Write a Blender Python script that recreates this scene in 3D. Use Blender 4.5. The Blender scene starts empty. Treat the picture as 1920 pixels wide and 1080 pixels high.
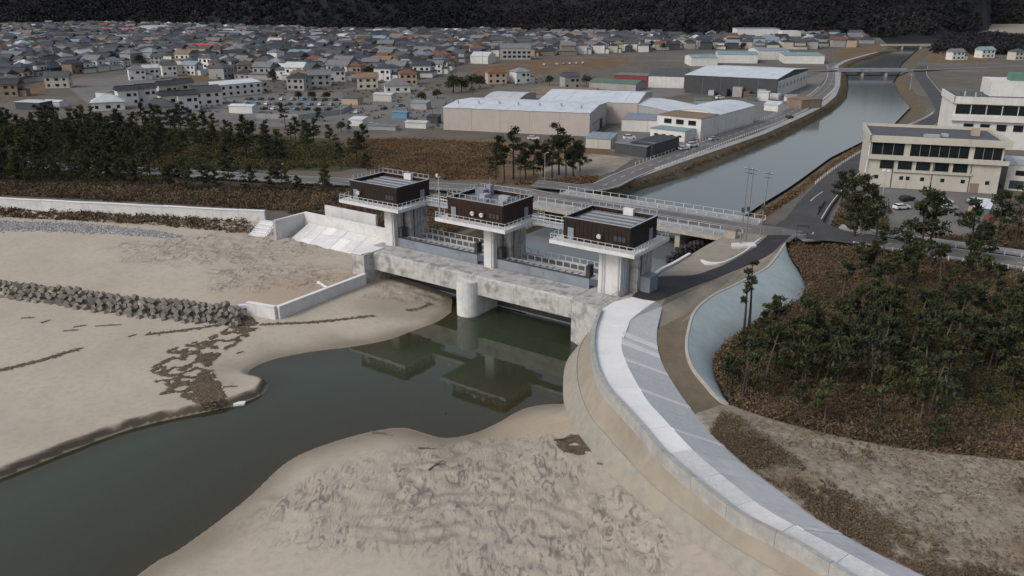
import bpy, math, random
import numpy as np
from mathutils import Vector, Matrix
from mathutils.geometry import tessellate_polygon
R = math.radians
rng = random.Random(11)
nr = np.random.default_rng(7)
SC = bpy.context.scene
COL = SC.collection

# ------------------------------------------------------------------ camera
FPX, YH, CAMH = 1553.0, -10.0, 54.0          # focal length in px of a 1920 frame, horizon row, drone height
TH = math.atan((540 - YH) / FPX)
CT, ST = math.cos(TH), math.sin(TH)
cd = bpy.data.cameras.new('camera'); cam = bpy.data.objects.new('camera', cd); COL.objects.link(cam)
cam.location = (0, 0, CAMH); cam.rotation_euler = (math.pi / 2 - TH, 0, 0)
cd.sensor_width = 36; cd.lens = 36 * FPX / 1920; cd.clip_start = 1; cd.clip_end = 9000
SC.camera = cam

# ------------------------------------------------------------------ sky, sun, exposure
SUN_AZ, SUN_EL = R(238), R(40)               # azimuth clockwise from +Y: light comes from behind left
w = bpy.data.worlds.new('World'); SC.world = w; w.use_nodes = True
nt = w.node_tree; nt.nodes.clear()
sky = nt.nodes.new('ShaderNodeTexSky'); sky.sky_type = 'NISHITA'; sky.sun_disc = False
sky.sun_elevation = SUN_EL; sky.sun_rotation = SUN_AZ; sky.air_density = 1.2; sky.dust_density = 4.0; sky.ozone_density = 1.0
hs = nt.nodes.new('ShaderNodeHueSaturation'); hs.inputs['Saturation'].default_value = 0.55
bg = nt.nodes.new('ShaderNodeBackground'); bg.inputs['Strength'].default_value = 0.15
ow = nt.nodes.new('ShaderNodeOutputWorld')
nt.links.new(sky.outputs[0], hs.inputs['Color']); nt.links.new(hs.outputs[0], bg.inputs[0]); nt.links.new(bg.outputs[0], ow.inputs[0])
sl = bpy.data.lights.new('sun', 'SUN'); sl.energy = 0.9; sl.angle = R(14); sl.color = (1, .965, .91)
so = bpy.data.objects.new('sun', sl); COL.objects.link(so)
_sd = Vector((math.sin(SUN_AZ) * math.cos(SUN_EL), math.cos(SUN_AZ) * math.cos(SUN_EL), math.sin(SUN_EL)))
so.rotation_euler = _sd.to_track_quat('Z', 'Y').to_euler(); so.location = (-80, -40, 120)
SC.view_settings.view_transform = 'Standard'; SC.view_settings.look = 'None'
SC.view_settings.exposure = 0.05; SC.view_settings.gamma = 1

# ------------------------------------------------------------------ helpers
def P(px, py, z=0.0):
    """survey point: where the sight line through a pixel of the 1920x1080 frame meets height z"""
    dx = (px - 960) / FPX; dy = (540 - py) / FPX
    d = (dx, CT + dy * ST, -ST + dy * CT); t = (z - CAMH) / d[2]
    return Vector((d[0] * t, d[1] * t, z))
def PIX(x, y, z):
    v = z - CAMH; dz = y * CT - v * ST; up = y * ST + v * CT
    return 960 + FPX * x / dz, 540 - FPX * up / dz
def PP(pts, z=0.0):
    return [P(p[0], p[1], p[2] if len(p) > 2 else z) for p in pts]
def smooth(pts, n):
    """Catmull-Rom through pts, resampled to n points by arc length"""
    a = np.array([tuple(p) for p in pts], float)
    e = np.vstack([2 * a[0] - a[1], a, 2 * a[-1] - a[-2]]); out = []
    for i in range(1, len(e) - 2):
        for t in np.linspace(0, 1, 12, endpoint=False):
            p0, p1, p2, p3 = e[i - 1], e[i], e[i + 1], e[i + 2]
            out.append(.5 * (2 * p1 + (p2 - p0) * t + (2 * p0 - 5 * p1 + 4 * p2 - p3) * t * t + (3 * p1 - p0 - 3 * p2 + p3) * t ** 3))
    out.append(a[-1]); return resample(np.array(out), n)
def resample(a, n):
    a = np.array([tuple(p) for p in a], float)
    s = np.r_[0, np.cumsum(np.linalg.norm(np.diff(a, axis=0), axis=1))]
    t = np.linspace(0, s[-1], n)
    return np.stack([np.interp(t, s, a[:, k]) for k in range(3)], 1)
def offset(a, d):
    """shift a polyline sideways (to its left for d>0) in plan"""
    a = np.array(a, float); t = np.gradient(a[:, :2], axis=0); t /= np.linalg.norm(t, axis=1)[:, None] + 1e-9
    b = a.copy(); b[:, 0] -= t[:, 1] * d; b[:, 1] += t[:, 0] * d; return b
def inside(x, y, poly):
    x = np.asarray(x, float); y = np.asarray(y, float); r = np.zeros(x.shape, bool); n = len(poly)
    for i in range(n):
        x0, y0 = poly[i][0], poly[i][1]; x1, y1 = poly[(i + 1) % n][0], poly[(i + 1) % n][1]
        if y0 == y1: continue
        c = ((y0 > y) != (y1 > y)) & (x < (x1 - x0) * (y - y0) / (y1 - y0) + x0); r ^= c
    return r
def pdist(x, y, line, closed=False):
    x = np.asarray(x, float); y = np.asarray(y, float); d = np.full(x.shape, 1e9); n = len(line)
    for i in range(n if closed else n - 1):
        ax, ay = line[i][0], line[i][1]; bx, by = line[(i + 1) % n][0], line[(i + 1) % n][1]
        ux, uy = bx - ax, by - ay; L = ux * ux + uy * uy + 1e-9
        t = np.clip(((x - ax) * ux + (y - ay) * uy) / L, 0, 1)
        d = np.minimum(d, np.hypot(x - ax - t * ux, y - ay - t * uy))
    return d
def sstep(a, b, x):
    t = np.clip((x - a) / (b - a), 0, 1); return t * t * (3 - 2 * t)
_gr = nr.normal(size=(256, 256))
def vnoise(x, y, s, seed=0):
    """smooth value noise, about -1..1"""
    x = np.asarray(x, float) / s + seed * 17.3; y = np.asarray(y, float) / s + seed * 9.1
    i = np.floor(x).astype(int); j = np.floor(y).astype(int); fx = x - i; fy = y - j
    fx = fx * fx * (3 - 2 * fx); fy = fy * fy * (3 - 2 * fy)
    g = lambda a, b: _gr[a % 256, b % 256]
    return .6 * ((g(i, j) * (1 - fx) + g(i + 1, j) * fx) * (1 - fy) + (g(i, j + 1) * (1 - fx) + g(i + 1, j + 1) * fx) * fy)

class MB:
    def __init__(s): s.v = []; s.f = []
    def poly(s, pts):
        k = len(s.v); s.v += [tuple(p) for p in pts]; s.f.append(tuple(range(k, k + len(pts)))); return s
    def box(s, x0, x1, y0, y1, z0, z1):
        k = len(s.v)
        s.v += [(x, y, z) for z in (z0, z1) for x, y in ((x0, y0), (x1, y0), (x1, y1), (x0, y1))]
        s.f += [tuple(k + i for i in q) for q in ((0, 3, 2, 1), (4, 5, 6, 7), (0, 1, 5, 4), (1, 2, 6, 5), (2, 3, 7, 6), (3, 0, 4, 7))]
        return s
    def prism(s, pts, z0, z1):
        """pts counter-clockwise in plan"""
        k = len(s.v); n = len(pts)
        s.v += [(p[0], p[1], z0) for p in pts] + [(p[0], p[1], z1) for p in pts]
        s.f += [tuple(k + i for i in range(n - 1, -1, -1)), tuple(k + n + i for i in range(n))]
        s.f += [(k + i, k + (i + 1) % n, k + n + (i + 1) % n, k + n + i) for i in range(n)]
        return s
    def tube(s, pts, rad, n=6, cap=True):
        """tube along pts; rad a number or a list"""
        pts = [Vector(p) for p in pts]; rs = rad if isinstance(rad, (list, tuple)) else [rad] * len(pts); k = len(s.v)
        for i, p in enumerate(pts):
            d = (pts[min(i + 1, len(pts) - 1)] - pts[max(i - 1, 0)]).normalized()
            a = d.cross(Vector((0, 0, 1)) if abs(d.z) < .9 else Vector((1, 0, 0))).normalized(); b = d.cross(a)
            for j in range(n):
                t = 2 * math.pi * j / n; s.v.append(tuple(p + rs[i] * (a * math.cos(t) + b * math.sin(t))))
        for i in range(len(pts) - 1):
            for j in range(n):
                s.f.append((k + i * n + j, k + i * n + (j + 1) % n, k + (i + 1) * n + (j + 1) % n, k + (i + 1) * n + j))
        if cap:
            s.f.append(tuple(k + j for j in range(n - 1, -1, -1))); m = k + (len(pts) - 1) * n; s.f.append(tuple(m + j for j in range(n)))
        return s
    def bar(s, p, q, w=.1, h=None):
        """square bar between two points"""
        p = Vector(p); q = Vector(q); h = h or w; d = (q - p).normalized()
        a = d.cross(Vector((0, 0, 1)) if abs(d.z) < .95 else Vector((1, 0, 0))).normalized() * (w / 2); b = d.cross(a).normalized() * (h / 2); k = len(s.v)
        for e in (p, q): s.v += [tuple(e + a + b), tuple(e - a + b), tuple(e - a - b), tuple(e + a - b)]
        s.f += [tuple(k + i for i in f) for f in ((0, 1, 2, 3), (7, 6, 5, 4), (0, 4, 5, 1), (1, 5, 6, 2), (2, 6, 7, 3), (3, 7, 4, 0))]
        return s
    def mesh(s, name):
        m = bpy.data.meshes.new(name); m.from_pydata(s.v, [], s.f); m.update(); return m
    def build(s, name, mat, parent=None, loc=(0, 0, 0), rz=0.0, smooth=False):
        return put(name, s.mesh(name), mat, parent, loc, rz, smooth)
def put(name, me, mat, parent=None, loc=(0, 0, 0), rz=0.0, smooth=False):
    if mat is not None and not me.materials: me.materials.append(M[mat] if isinstance(mat, str) else mat)
    if smooth: me.polygons.foreach_set('use_smooth', [True] * len(me.polygons))
    o = bpy.data.objects.new(name, me); COL.objects.link(o); o.location = loc; o.rotation_euler = (0, 0, rz)
    if parent is not None: o.parent = parent
    return o
def recolor(o, mat):
    sl_ = o.material_slots[0]; sl_.link = 'OBJECT'; sl_.material = M[mat] if isinstance(mat, str) else mat
def np_mesh(name, v, f, attr=None):
    v = np.asarray(v, np.float32); f = np.asarray(f, np.int32); k = f.shape[1]
    m = bpy.data.meshes.new(name); m.vertices.add(len(v)); m.vertices.foreach_set('co', v.ravel())
    m.loops.add(f.size); m.loops.foreach_set('vertex_index', f.ravel())
    m.polygons.add(len(f)); m.polygons.foreach_set('loop_start', np.arange(0, f.size, k, dtype=np.int32))
    m.polygons.foreach_set('use_smooth', np.zeros(len(f), bool)); m.update(calc_edges=True)
    if attr is not None:
        for nm, arr in attr.items():
            a = m.attributes.new(nm, 'FLOAT', 'POINT'); a.data.foreach_set('value', np.asarray(arr, np.float32))
    return m
def thing(name, label, cat, loc=(0, 0, 0), rz=0.0, group=None):
    o = bpy.data.objects.new(name, None); COL.objects.link(o); o.location = loc; o.rotation_euler = (0, 0, rz)
    o.empty_display_size = .5
    return tag(o, label, cat, group)
def tag(o, label=None, cat=None, group=None, kind=None):
    if label: o['label'] = label
    if cat: o['category'] = cat
    if group: o['group'] = group
    if kind: o['kind'] = kind
    return o
def copy_tree(o, parent=None):
    c = o.copy(); COL.objects.link(c); c.parent = parent
    for ch in list(o.children): copy_tree(ch, c)
    return c
_ones = 'zeroth first second third fourth fifth sixth seventh eighth ninth tenth eleventh twelfth thirteenth fourteenth fifteenth sixteenth seventeenth eighteenth nineteenth'.split()
def nth(n):
    if n < 20: return _ones[n]
    if n < 100:
        t = 'twenty thirty forty fifty sixty seventy eighty ninety'.split()[n // 10 - 2]
        return t[:-1] + 'ieth' if n % 10 == 0 else t + '-' + _ones[n % 10]
    r = n % 100; h = 'hundred' if n < 200 else 'two-hundred'
    return h + ('th' if r == 0 else '-and-' + nth(r))
def strip(lines, closed=False):
    """quads between equally long polylines -> mesh data"""
    L = [np.asarray(l, float) for l in lines]; n = len(L[0]); v = np.vstack(L); f = []
    for i in range(len(L) - 1):
        a = np.arange(n - 1) + i * n; f.append(np.stack([a, a + 1, a + 1 + n, a + n], 1))
    return v, np.vstack(f)
def loft(name, lines, mat, parent=None, smooth=False):
    v, f = strip(lines); me = np_mesh(name, v, f); o = put(name, me, mat, parent, smooth=smooth); fix_up(me); return o
def fix_up(me):
    """turn the sheet's faces to look up"""
    n = np.zeros(len(me.polygons) * 3, np.float32); me.polygons.foreach_get('normal', n)
    if n.reshape(-1, 3)[:, 2].sum() < 0: me.flip_normals()
def sheet(name, pts, mat, z=None, kind='structure', parent=None):
    p = [Vector((q[0], q[1], q[2] if z is None else z)) for q in pts]
    tri = tessellate_polygon([p]); me = bpy.data.meshes.new(name); me.from_pydata([tuple(q) for q in p], [], [tuple(t) for t in tri]); me.update(); fix_up(me)
    o = put(name, me, mat, parent)
    if kind: o['kind'] = kind
    return o
def solid(name, lines_top, zbot, mat, parent=None):
    """a slab between two polylines, closed sides going down by thickness or to zbot"""
    A, B = [np.asarray(l, float) for l in lines_top]; A2 = A.copy(); B2 = B.copy()
    if callable(zbot): A2[:, 2] = zbot(A[:, 2]); B2[:, 2] = zbot(B[:, 2])
    else: A2[:, 2] = zbot; B2[:, 2] = zbot
    n = len(A); v = np.vstack([A, B, B2, A2]); f = []
    for i in range(4):
        a = np.arange(n - 1) + i * n; b = np.arange(n - 1) + ((i + 1) % 4) * n; f.append(np.stack([a, a + 1, b + 1, b], 1))
    f.append([[0, n, 2 * n, 3 * n], [n - 1, 4 * n - 1, 3 * n - 1, 2 * n - 1]])
    me = np_mesh(name, v, np.vstack(f)); o = put(name, me, mat, parent)
    import bmesh
    bm = bmesh.new(); bm.from_mesh(me); bmesh.ops.recalc_face_normals(bm, faces=bm.faces); bm.to_mesh(me); bm.free()
    return o

# ------------------------------------------------------------------ materials
M = {}
def material(name, c1, c2, scale=1.0, rough=.85, bump=.0, bscale=None, c3=None, s3=.05, detail=6, stretch=(1, 1, 1), streak=0, spec=.3, tint=False, metal=0.0):
    """two colours mixed by metric noise, a third in large patches, optional rain streaks and fine bump"""
    m = bpy.data.materials.new(name); m.use_nodes = True; t = m.node_tree; N = t.nodes; L = t.links
    b = N['Principled BSDF']; b.inputs['Roughness'].default_value = rough; b.inputs['Specular IOR Level'].default_value = spec; b.inputs['Metallic'].default_value = metal
    g = N.new('ShaderNodeNewGeometry'); mp = N.new('ShaderNodeMapping'); mp.inputs['Scale'].default_value = stretch; L.new(g.outputs['Position'], mp.inputs['Vector'])
    def noise(s, d=detail, vec=mp.outputs[0]):
        n = N.new('ShaderNodeTexNoise'); n.inputs['Scale'].default_value = s; n.inputs['Detail'].default_value = d; n.inputs['Roughness'].default_value = .6; L.new(vec, n.inputs['Vector']); return n
    def mix(f, a, c, lo=.35, hi=.65):
        r = N.new('ShaderNodeMapRange'); r.inputs['From Min'].default_value = lo; r.inputs['From Max'].default_value = hi; L.new(f, r.inputs['Value'])
        x = N.new('ShaderNodeMix'); x.data_type = 'RGBA'; L.new(r.outputs[0], x.inputs[0])
        for sock, val in ((x.inputs[6], a), (x.inputs[7], c)):
            if isinstance(val, tuple): sock.default_value = (*val, 1)
            else: L.new(val, sock)
        return x.outputs[2]
    col = mix(noise(scale).outputs[0], c1, c2)
    if c3: col = mix(noise(s3, 4).outputs[0], col, c3, .5, .68)
    if streak:
        mp2 = N.new('ShaderNodeMapping'); mp2.inputs['Scale'].default_value = (1, 1, .08); L.new(g.outputs['Position'], mp2.inputs['Vector'])
        dark = tuple(.45 * a for a in c1); s = noise(1.6, 5, mp2.outputs[0]).outputs[0]
        col = mix(s, col, dark, .55, .55 + .45 / streak)
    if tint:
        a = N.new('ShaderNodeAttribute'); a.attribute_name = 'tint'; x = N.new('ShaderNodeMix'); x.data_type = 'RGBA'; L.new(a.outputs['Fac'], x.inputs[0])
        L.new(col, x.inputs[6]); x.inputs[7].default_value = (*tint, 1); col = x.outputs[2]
    L.new(col, b.inputs['Base Color'])
    if bump:
        bn = N.new('ShaderNodeBump'); bn.inputs['Strength'].default_value = bump; bn.inputs['Distance'].default_value = .15
        L.new(noise(bscale or scale * 3).outputs[0], bn.inputs['Height']); L.new(bn.outputs[0], b.inputs['Normal'])
    M[name] = m; return m
material('concrete_new', (.60, .60, .60), (.53, .53, .54), .7, .8, .15, 6, (.48, .48, .48), .25, streak=.6)
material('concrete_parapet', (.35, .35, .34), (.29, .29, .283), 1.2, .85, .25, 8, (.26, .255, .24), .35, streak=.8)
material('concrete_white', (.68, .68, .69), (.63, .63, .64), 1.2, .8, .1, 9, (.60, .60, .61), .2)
material('concrete_grey', (.55, .56, .57), (.45, .46, .47), 2.2, .85, .4, 8, (.47, .48, .49), .3)
material('concrete_beam', (.43, .425, .415), (.32, .318, .315), .9, .85, .25, 5, (.20, .198, .195), .45, streak=1.1)
material('concrete_pier', (.56, .57, .57), (.50, .50, .50), .6, .8, .1, 5, (.43, .44, .44), .3, streak=.8)
material('concrete_old', (.36, .33, .29), (.28, .26, .23), .9, .9, .3, 4, (.40, .33, .25), .25, streak=.6)
material('concrete_toe', (.285, .268, .235), (.225, .215, .19), .9, .9, .35, 4, (.30, .262, .215), .18)
material('armour', (.20, .185, .16), (.13, .12, .105), 1.2, .9, .5, 5, (.17, .155, .11), .3)
material('armour_dark', (.045, .045, .045), (.03, .03, .03), 1.2, .9, .5, 5)
material('cabin', (.020, .013, .011), (.014, .010, .009), 1.5, .55, .05, 8, spec=.25)
material('cabin_rust', (.030, .012, .009), (.018, .010, .008), 1.5, .55, .05, 8, spec=.25)
material('roof_deck', (.15, .155, .168), (.11, .115, .127), 1.5, .7, .1, 8)
material('galvanised', (.40, .415, .44), (.32, .335, .36), 2, .5, 0, metal=.3, spec=.5)
material('white_metal', (.60, .61, .62), (.52, .53, .54), 2, .5, 0, spec=.5)
material('steel_gate', (.20, .23, .27), (.17, .195, .235), .4, .55, .05, 3, (.14, .155, .18), .3, spec=.4)
material('steel_dark', (.05, .05, .055), (.035, .035, .04), 1, .6)
material('asphalt', (.058, .058, .062), (.046, .046, .050), .6, .9, .2, 12, (.075, .073, .072), .12)
material('asphalt_old', (.13, .125, .125), (.10, .10, .10), .5, .9, .2, 12, (.16, .15, .145), .08)
material('asphalt_new', (.034, .032, .036), (.028, .027, .030), .5, .85, .2, 12, (.045, .042, .044), .2)
material('paint', (.62, .62, .60), (.45, .45, .44), 3, .7)
material('pavement', (.32, .32, .325), (.26, .26, .265), .7, .85, .2, 6, (.22, .22, .22), .15)
material('dirt', (.225, .20, .165), (.175, .158, .13), .5, .95, .4, 4, (.30, .25, .19), .1)
material('dirt_dark', (.165, .135, .095), (.13, .105, .072), .5, .95, .4, 4, (.19, .16, .115), .1)
material('dirt_pale', (.285, .255, .21), (.235, .21, .172), .5, .95, .4, 4, (.21, .18, .145), .1)
material('spray', (.31, .365, .38), (.275, .33, .345), .8, .9, .3, 5, (.25, .295, .295), .15)
material('land', (.115, .098, .078), (.082, .075, .065), .12, .95, .3, 2, (.135, .128, .118), .016)
material('forest_floor', (.055, .040, .026), (.032, .026, .018), .6, .95, .6, 3, (.075, .05, .026), .08)
material('dry_field', (.135, .085, .045), (.095, .06, .035), .5, .95, .5, 3, (.15, .115, .06), .07)
material('green_floor', (.05, .055, .022), (.036, .034, .018), .5, .95, .6, 3, (.07, .05, .026), .09)
material('lot', (.145, .142, .14), (.115, .112, .11), .2, .95, .2, 4, (.165, .15, .13), .04)
material('rough_bank', (.33, .29, .235), (.20, .17, .13), 1.1, .95, 1.0, 2.2, (.20, .155, .105), .07)
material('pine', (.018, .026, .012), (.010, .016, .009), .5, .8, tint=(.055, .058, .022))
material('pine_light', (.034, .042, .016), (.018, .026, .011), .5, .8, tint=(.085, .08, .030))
material('bark', (.06, .045, .035), (.035, .028, .024), 3, .95, .4, 10)
material('bark_pale', (.13, .11, .09), (.085, .072, .06), 3, .95, .4, 10)
material('brush', (.085, .055, .033), (.048, .034, .022), .35, .95, tint=(.165, .118, .072))
material('grass_dry', (.115, .082, .052), (.075, .054, .036), .35, .95, tint=(.20, .155, .10))
material('brush_green', (.040, .046, .018), (.022, .028, .012), .3, .95, tint=(.10, .088, .035))
material('reed', (.105, .062, .033), (.052, .036, .02), .09, .95, tint=(.185, .13, .072))
material('bare', (.065, .055, .048), (.045, .038, .034), .8, .95, tint=(.12, .10, .085))
material('rubble', (.26, .26, .27), (.13, .13, .14), 2.5, .95, .5, 5, tint=(.40, .40, .41))
material('debris', (.085, .062, .04), (.055, .042, .03), 2, .95, .3, 8, tint=(.15, .115, .08))
material('wood_grey', (.15, .125, .10), (.09, .075, .06), 4, .9, .3, 12)
material('glass_dark', (.012, .015, .018), (.008, .010, .012), .6, .12, spec=.6)
material('person_dark', (.012, .012, .016), (.008, .008, .01), 5, .9)
material('skin', (.36, .22, .16), (.34, .2, .15), 5, .6)
material('rubber', (.015, .015, .015), (.012, .012, .012), 5, .9)

def sand_material():
    """dry sand, damp by the waterline, scuffed and wheel-marked patches"""
    m = bpy.data.materials.new('sand'); m.use_nodes = True; t = m.node_tree; N = t.nodes; L = t.links; b = N['Principled BSDF']
    b.inputs['Roughness'].default_value = .95; b.inputs['Specular IOR Level'].default_value = .15
    g = N.new('ShaderNodeNewGeometry')
    def noise(s, d=6, st=None, dist=0.0):
        n = N.new('ShaderNodeTexNoise'); n.inputs['Scale'].default_value = s; n.inputs['Detail'].default_value = d; n.inputs['Distortion'].default_value = dist
        if st:
            mp = N.new('ShaderNodeMapping'); mp.inputs['Scale'].default_value = st; mp.inputs['Rotation'].default_value = (0, 0, R(35)); L.new(g.outputs['Position'], mp.inputs['Vector']); L.new(mp.outputs[0], n.inputs['Vector'])
        else: L.new(g.outputs['Position'], n.inputs['Vector'])
        return n.outputs[0]
    def att(nm):
        a = N.new('ShaderNodeAttribute'); a.attribute_name = nm; return a.outputs['Fac']
    def rng_(x, a, c):
        r = N.new('ShaderNodeMapRange'); r.inputs['From Min'].default_value = a; r.inputs['From Max'].default_value = c; L.new(x, r.inputs['Value']); return r.outputs[0]
    def mul(a, c):
        x = N.new('ShaderNodeMath'); x.operation = 'MULTIPLY'; L.new(a, x.inputs[0])
        if isinstance(c, float): x.inputs[1].default_value = c
        else: L.new(c, x.inputs[1])
        return x.outputs[0]
    def mix(f, a, c):
        x = N.new('ShaderNodeMix'); x.data_type = 'RGBA'; L.new(f, x.inputs[0])
        for s_, v_ in ((x.inputs[6], a), (x.inputs[7], c)):
            if isinstance(v_, tuple): s_.default_value = (*v_, 1)
            else: L.new(v_, s_)
        return x.outputs[2]
    col = mix(rng_(noise(.07, 5), .35, .65), (.41, .362, .305), (.37, .326, .272))
    col = mix(mul(rng_(noise(1.1, 6), .45, .7), .35), col, (.285, .245, .20))
    col = mix(mul(att('clay'), .8), col, (.34, .27, .19))
    scuff = mul(mul(rng_(noise(.8, 9, (1, .4, 1), 2.2), .50, .62), rng_(noise(.16, 5), .33, .52)), att('scuff'))
    col = mix(mul(scuff, .95), col, (.155, .135, .115))
    col = mix(mul(att('scuff'), .22), col, (.255, .225, .195))
    col = mix(mul(att('wet'), .85), col, (.17, .145, .11))
    col = mix(mul(att('track'), .55), col, (.20, .172, .142))
    col = mix(att('scarp'), col, (.085, .072, .052))
    L.new(col, b.inputs['Base Color'])
    bn = N.new('ShaderNodeBump'); bn.inputs['Strength'].default_value = .5; bn.inputs['Distance'].default_value = .25
    ad = N.new('ShaderNodeMath'); ad.operation = 'ADD'; L.new(mul(noise(1.0, 8, (1, .35, 1), 1.6), att('scuff')), ad.inputs[0]); L.new(mul(noise(2.5, 8), .25), ad.inputs[1])
    L.new(ad.outputs[0], bn.inputs['Height']); L.new(bn.outputs[0], b.inputs['Normal'])
    M['sand'] = m
sand_material()
def water_material():
    """murky channel water: surface mirror by Fresnel, silt hides the bed with depth"""
    for nm, body in (('water', (.048, .064, .040)), ('canal_water', (.115, .13, .135))):  # canal murk colour lightened further to stand in for mirrored bright sky
        m = bpy.data.materials.new(nm); m.use_nodes = True; t = m.node_tree; N = t.nodes; L = t.links; N.clear()
        out = N.new('ShaderNodeOutputMaterial'); gl = N.new('ShaderNodeBsdfGlossy'); gl.inputs['Roughness'].default_value = .03 if nm == 'water' else .09
        df = N.new('ShaderNodeBsdfDiffuse'); df.inputs['Color'].default_value = (*body, 1)
        fr = N.new('ShaderNodeFresnel'); fr.inputs['IOR'].default_value = 1.52 if nm == 'water' else 1.36
        mx = N.new('ShaderNodeMixShader'); L.new(fr.outputs[0], mx.inputs[0])
        g = N.new('ShaderNodeNewGeometry'); n = N.new('ShaderNodeTexNoise'); n.inputs['Scale'].default_value = .9; n.inputs['Detail'].default_value = 5; L.new(g.outputs['Position'], n.inputs['Vector'])
        bn = N.new('ShaderNodeBump'); bn.inputs['Strength'].default_value = .05 if nm == 'water' else .12; bn.inputs['Distance'].default_value = .08; L.new(n.outputs[0], bn.inputs['Height'])
        L.new(bn.outputs[0], gl.inputs['Normal']); L.new(bn.outputs[0], fr.inputs['Normal'])
        under = df.outputs[0]
        if nm == 'water':
            tr = N.new('ShaderNodeBsdfTransparent'); tr.inputs['Color'].default_value = (.80, .78, .58, 1)
            a = N.new('ShaderNodeAttribute'); a.attribute_name = 'murk'; m2 = N.new('ShaderNodeMixShader'); L.new(a.outputs['Fac'], m2.inputs[0]); L.new(tr.outputs[0], m2.inputs[1]); L.new(df.outputs[0], m2.inputs[2]); under = m2.outputs[0]
        L.new(under, mx.inputs[1]); L.new(gl.outputs[0], mx.inputs[2]); L.new(mx.outputs[0], out.inputs['Surface'])
        M[nm] = m
water_material()

# ------------------------------------------------------------------ gate axes: a along the gate, b upstream
O3 = P(1183.5, 426.7, 20); AX = Vector((.81747, -.57598, 0)); BX = Vector((.57598, .81747, 0)); GRZ = math.atan2(AX.y, AX.x)
def U(a, b, z=0.0):
    p = O3 + AX * a + BX * b; return Vector((p.x, p.y, z))
GO = U(0, 0, 0)
XY = lambda pts: [(p[0], p[1]) for p in pts]

# ------------------------------------------------------------------ water channel and beach
SHORE_N = [(846, 585), (820, 603), (783, 617), (727, 637), (660, 650), (600, 657), (540, 667), (493, 680), (465, 696), (469, 707), (493, 713), (503, 721), (490, 740), (440, 760), (400, 769), (260, 800), (130, 846), (0, 897), (-300, 1003)]
SHORE_S = [(-120, 1400), (258, 1080), (330, 1035), (400, 985), (470, 930), (540, 866), (613, 833), (704, 808), (759, 803), (795, 813), (832, 822), (868, 818), (905, 807), (941, 789), (977, 769), (1014, 760), (1060, 757)]
sn = smooth(PP(SHORE_N), 90); ss = smooth(PP(SHORE_S), 90)
CHANNEL = [U(-49, 30), U(-46, 9), U(-37, 1)] + [Vector(p) for p in sn] + [Vector((-170, 60, 0)), Vector((-170, 20, 0))] + [Vector(p) for p in ss] + [P(1112, 742), P(1118, 660), U(-6.5, -2), U(-6.5, 30)]
CUT = PP([(500, 716), (503, 724), (490, 742), (440, 762), (400, 771), (260, 802), (130, 848), (0, 899), (-300, 1005)])
WALLN = [U(-53.2, -5.6), U(-52.6, -26.9), U(-58.6, -28.3)]
BLOCKS = PP([(-260, 520), (0, 552), (120, 566), (230, 582), (350, 592), (455, 600)], 2.0)
BERM = [U(-53.2, 14), *WALLN] + list(reversed(BLOCKS)) + [Vector((-200, 300, 0)), Vector((0, 300, 0))]
SEAWALL = smooth(PP([(-330, 352, 6.2), (-60, 368, 6.2), (0, 371.5, 6.2), (150, 379, 6.2), (300, 386.5, 6.2), (430, 393, 6.2), (530, 397.5, 6.2)]), 60)
TOE = smooth(PP([(1098, 641), (1071, 662), (1059, 687), (1055.7, 721), (1059, 753), (1071, 790), (1083, 818, 1.0), (1109, 848, 1.2), (1131, 877, 1.5), (1167, 913, 1.9), (1220, 960, 2.5), (1271, 997, 3.0), (1321, 1032, 3.4), (1358, 1057, 3.7), (1420, 1100, 4.0), (1560, 1190, 4.2)], 1.0), 80)
TOE_S = resample(TOE, 40)
RIGHTLAND = [U(-7.5, -2), *[Vector(p) for p in TOE], Vector((60, 40, 0)), Vector((200, 40, 0)), Vector((200, 300, 0)), U(-7.5, 60)]
BEHIND = [Vector((p[0], p[1] + .8, 0)) for p in SEAWALL] + [U(-91, 7), U(-86, 9.2), U(-56.5, 9.2), U(-56.5, 200), Vector((-400, 400, 0)), Vector((-400, 215, 0))]
UPSTREAM = [U(-52.5, 5), U(-8.6, 5), U(-8.6, 130), U(-52.5, 130)]
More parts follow.
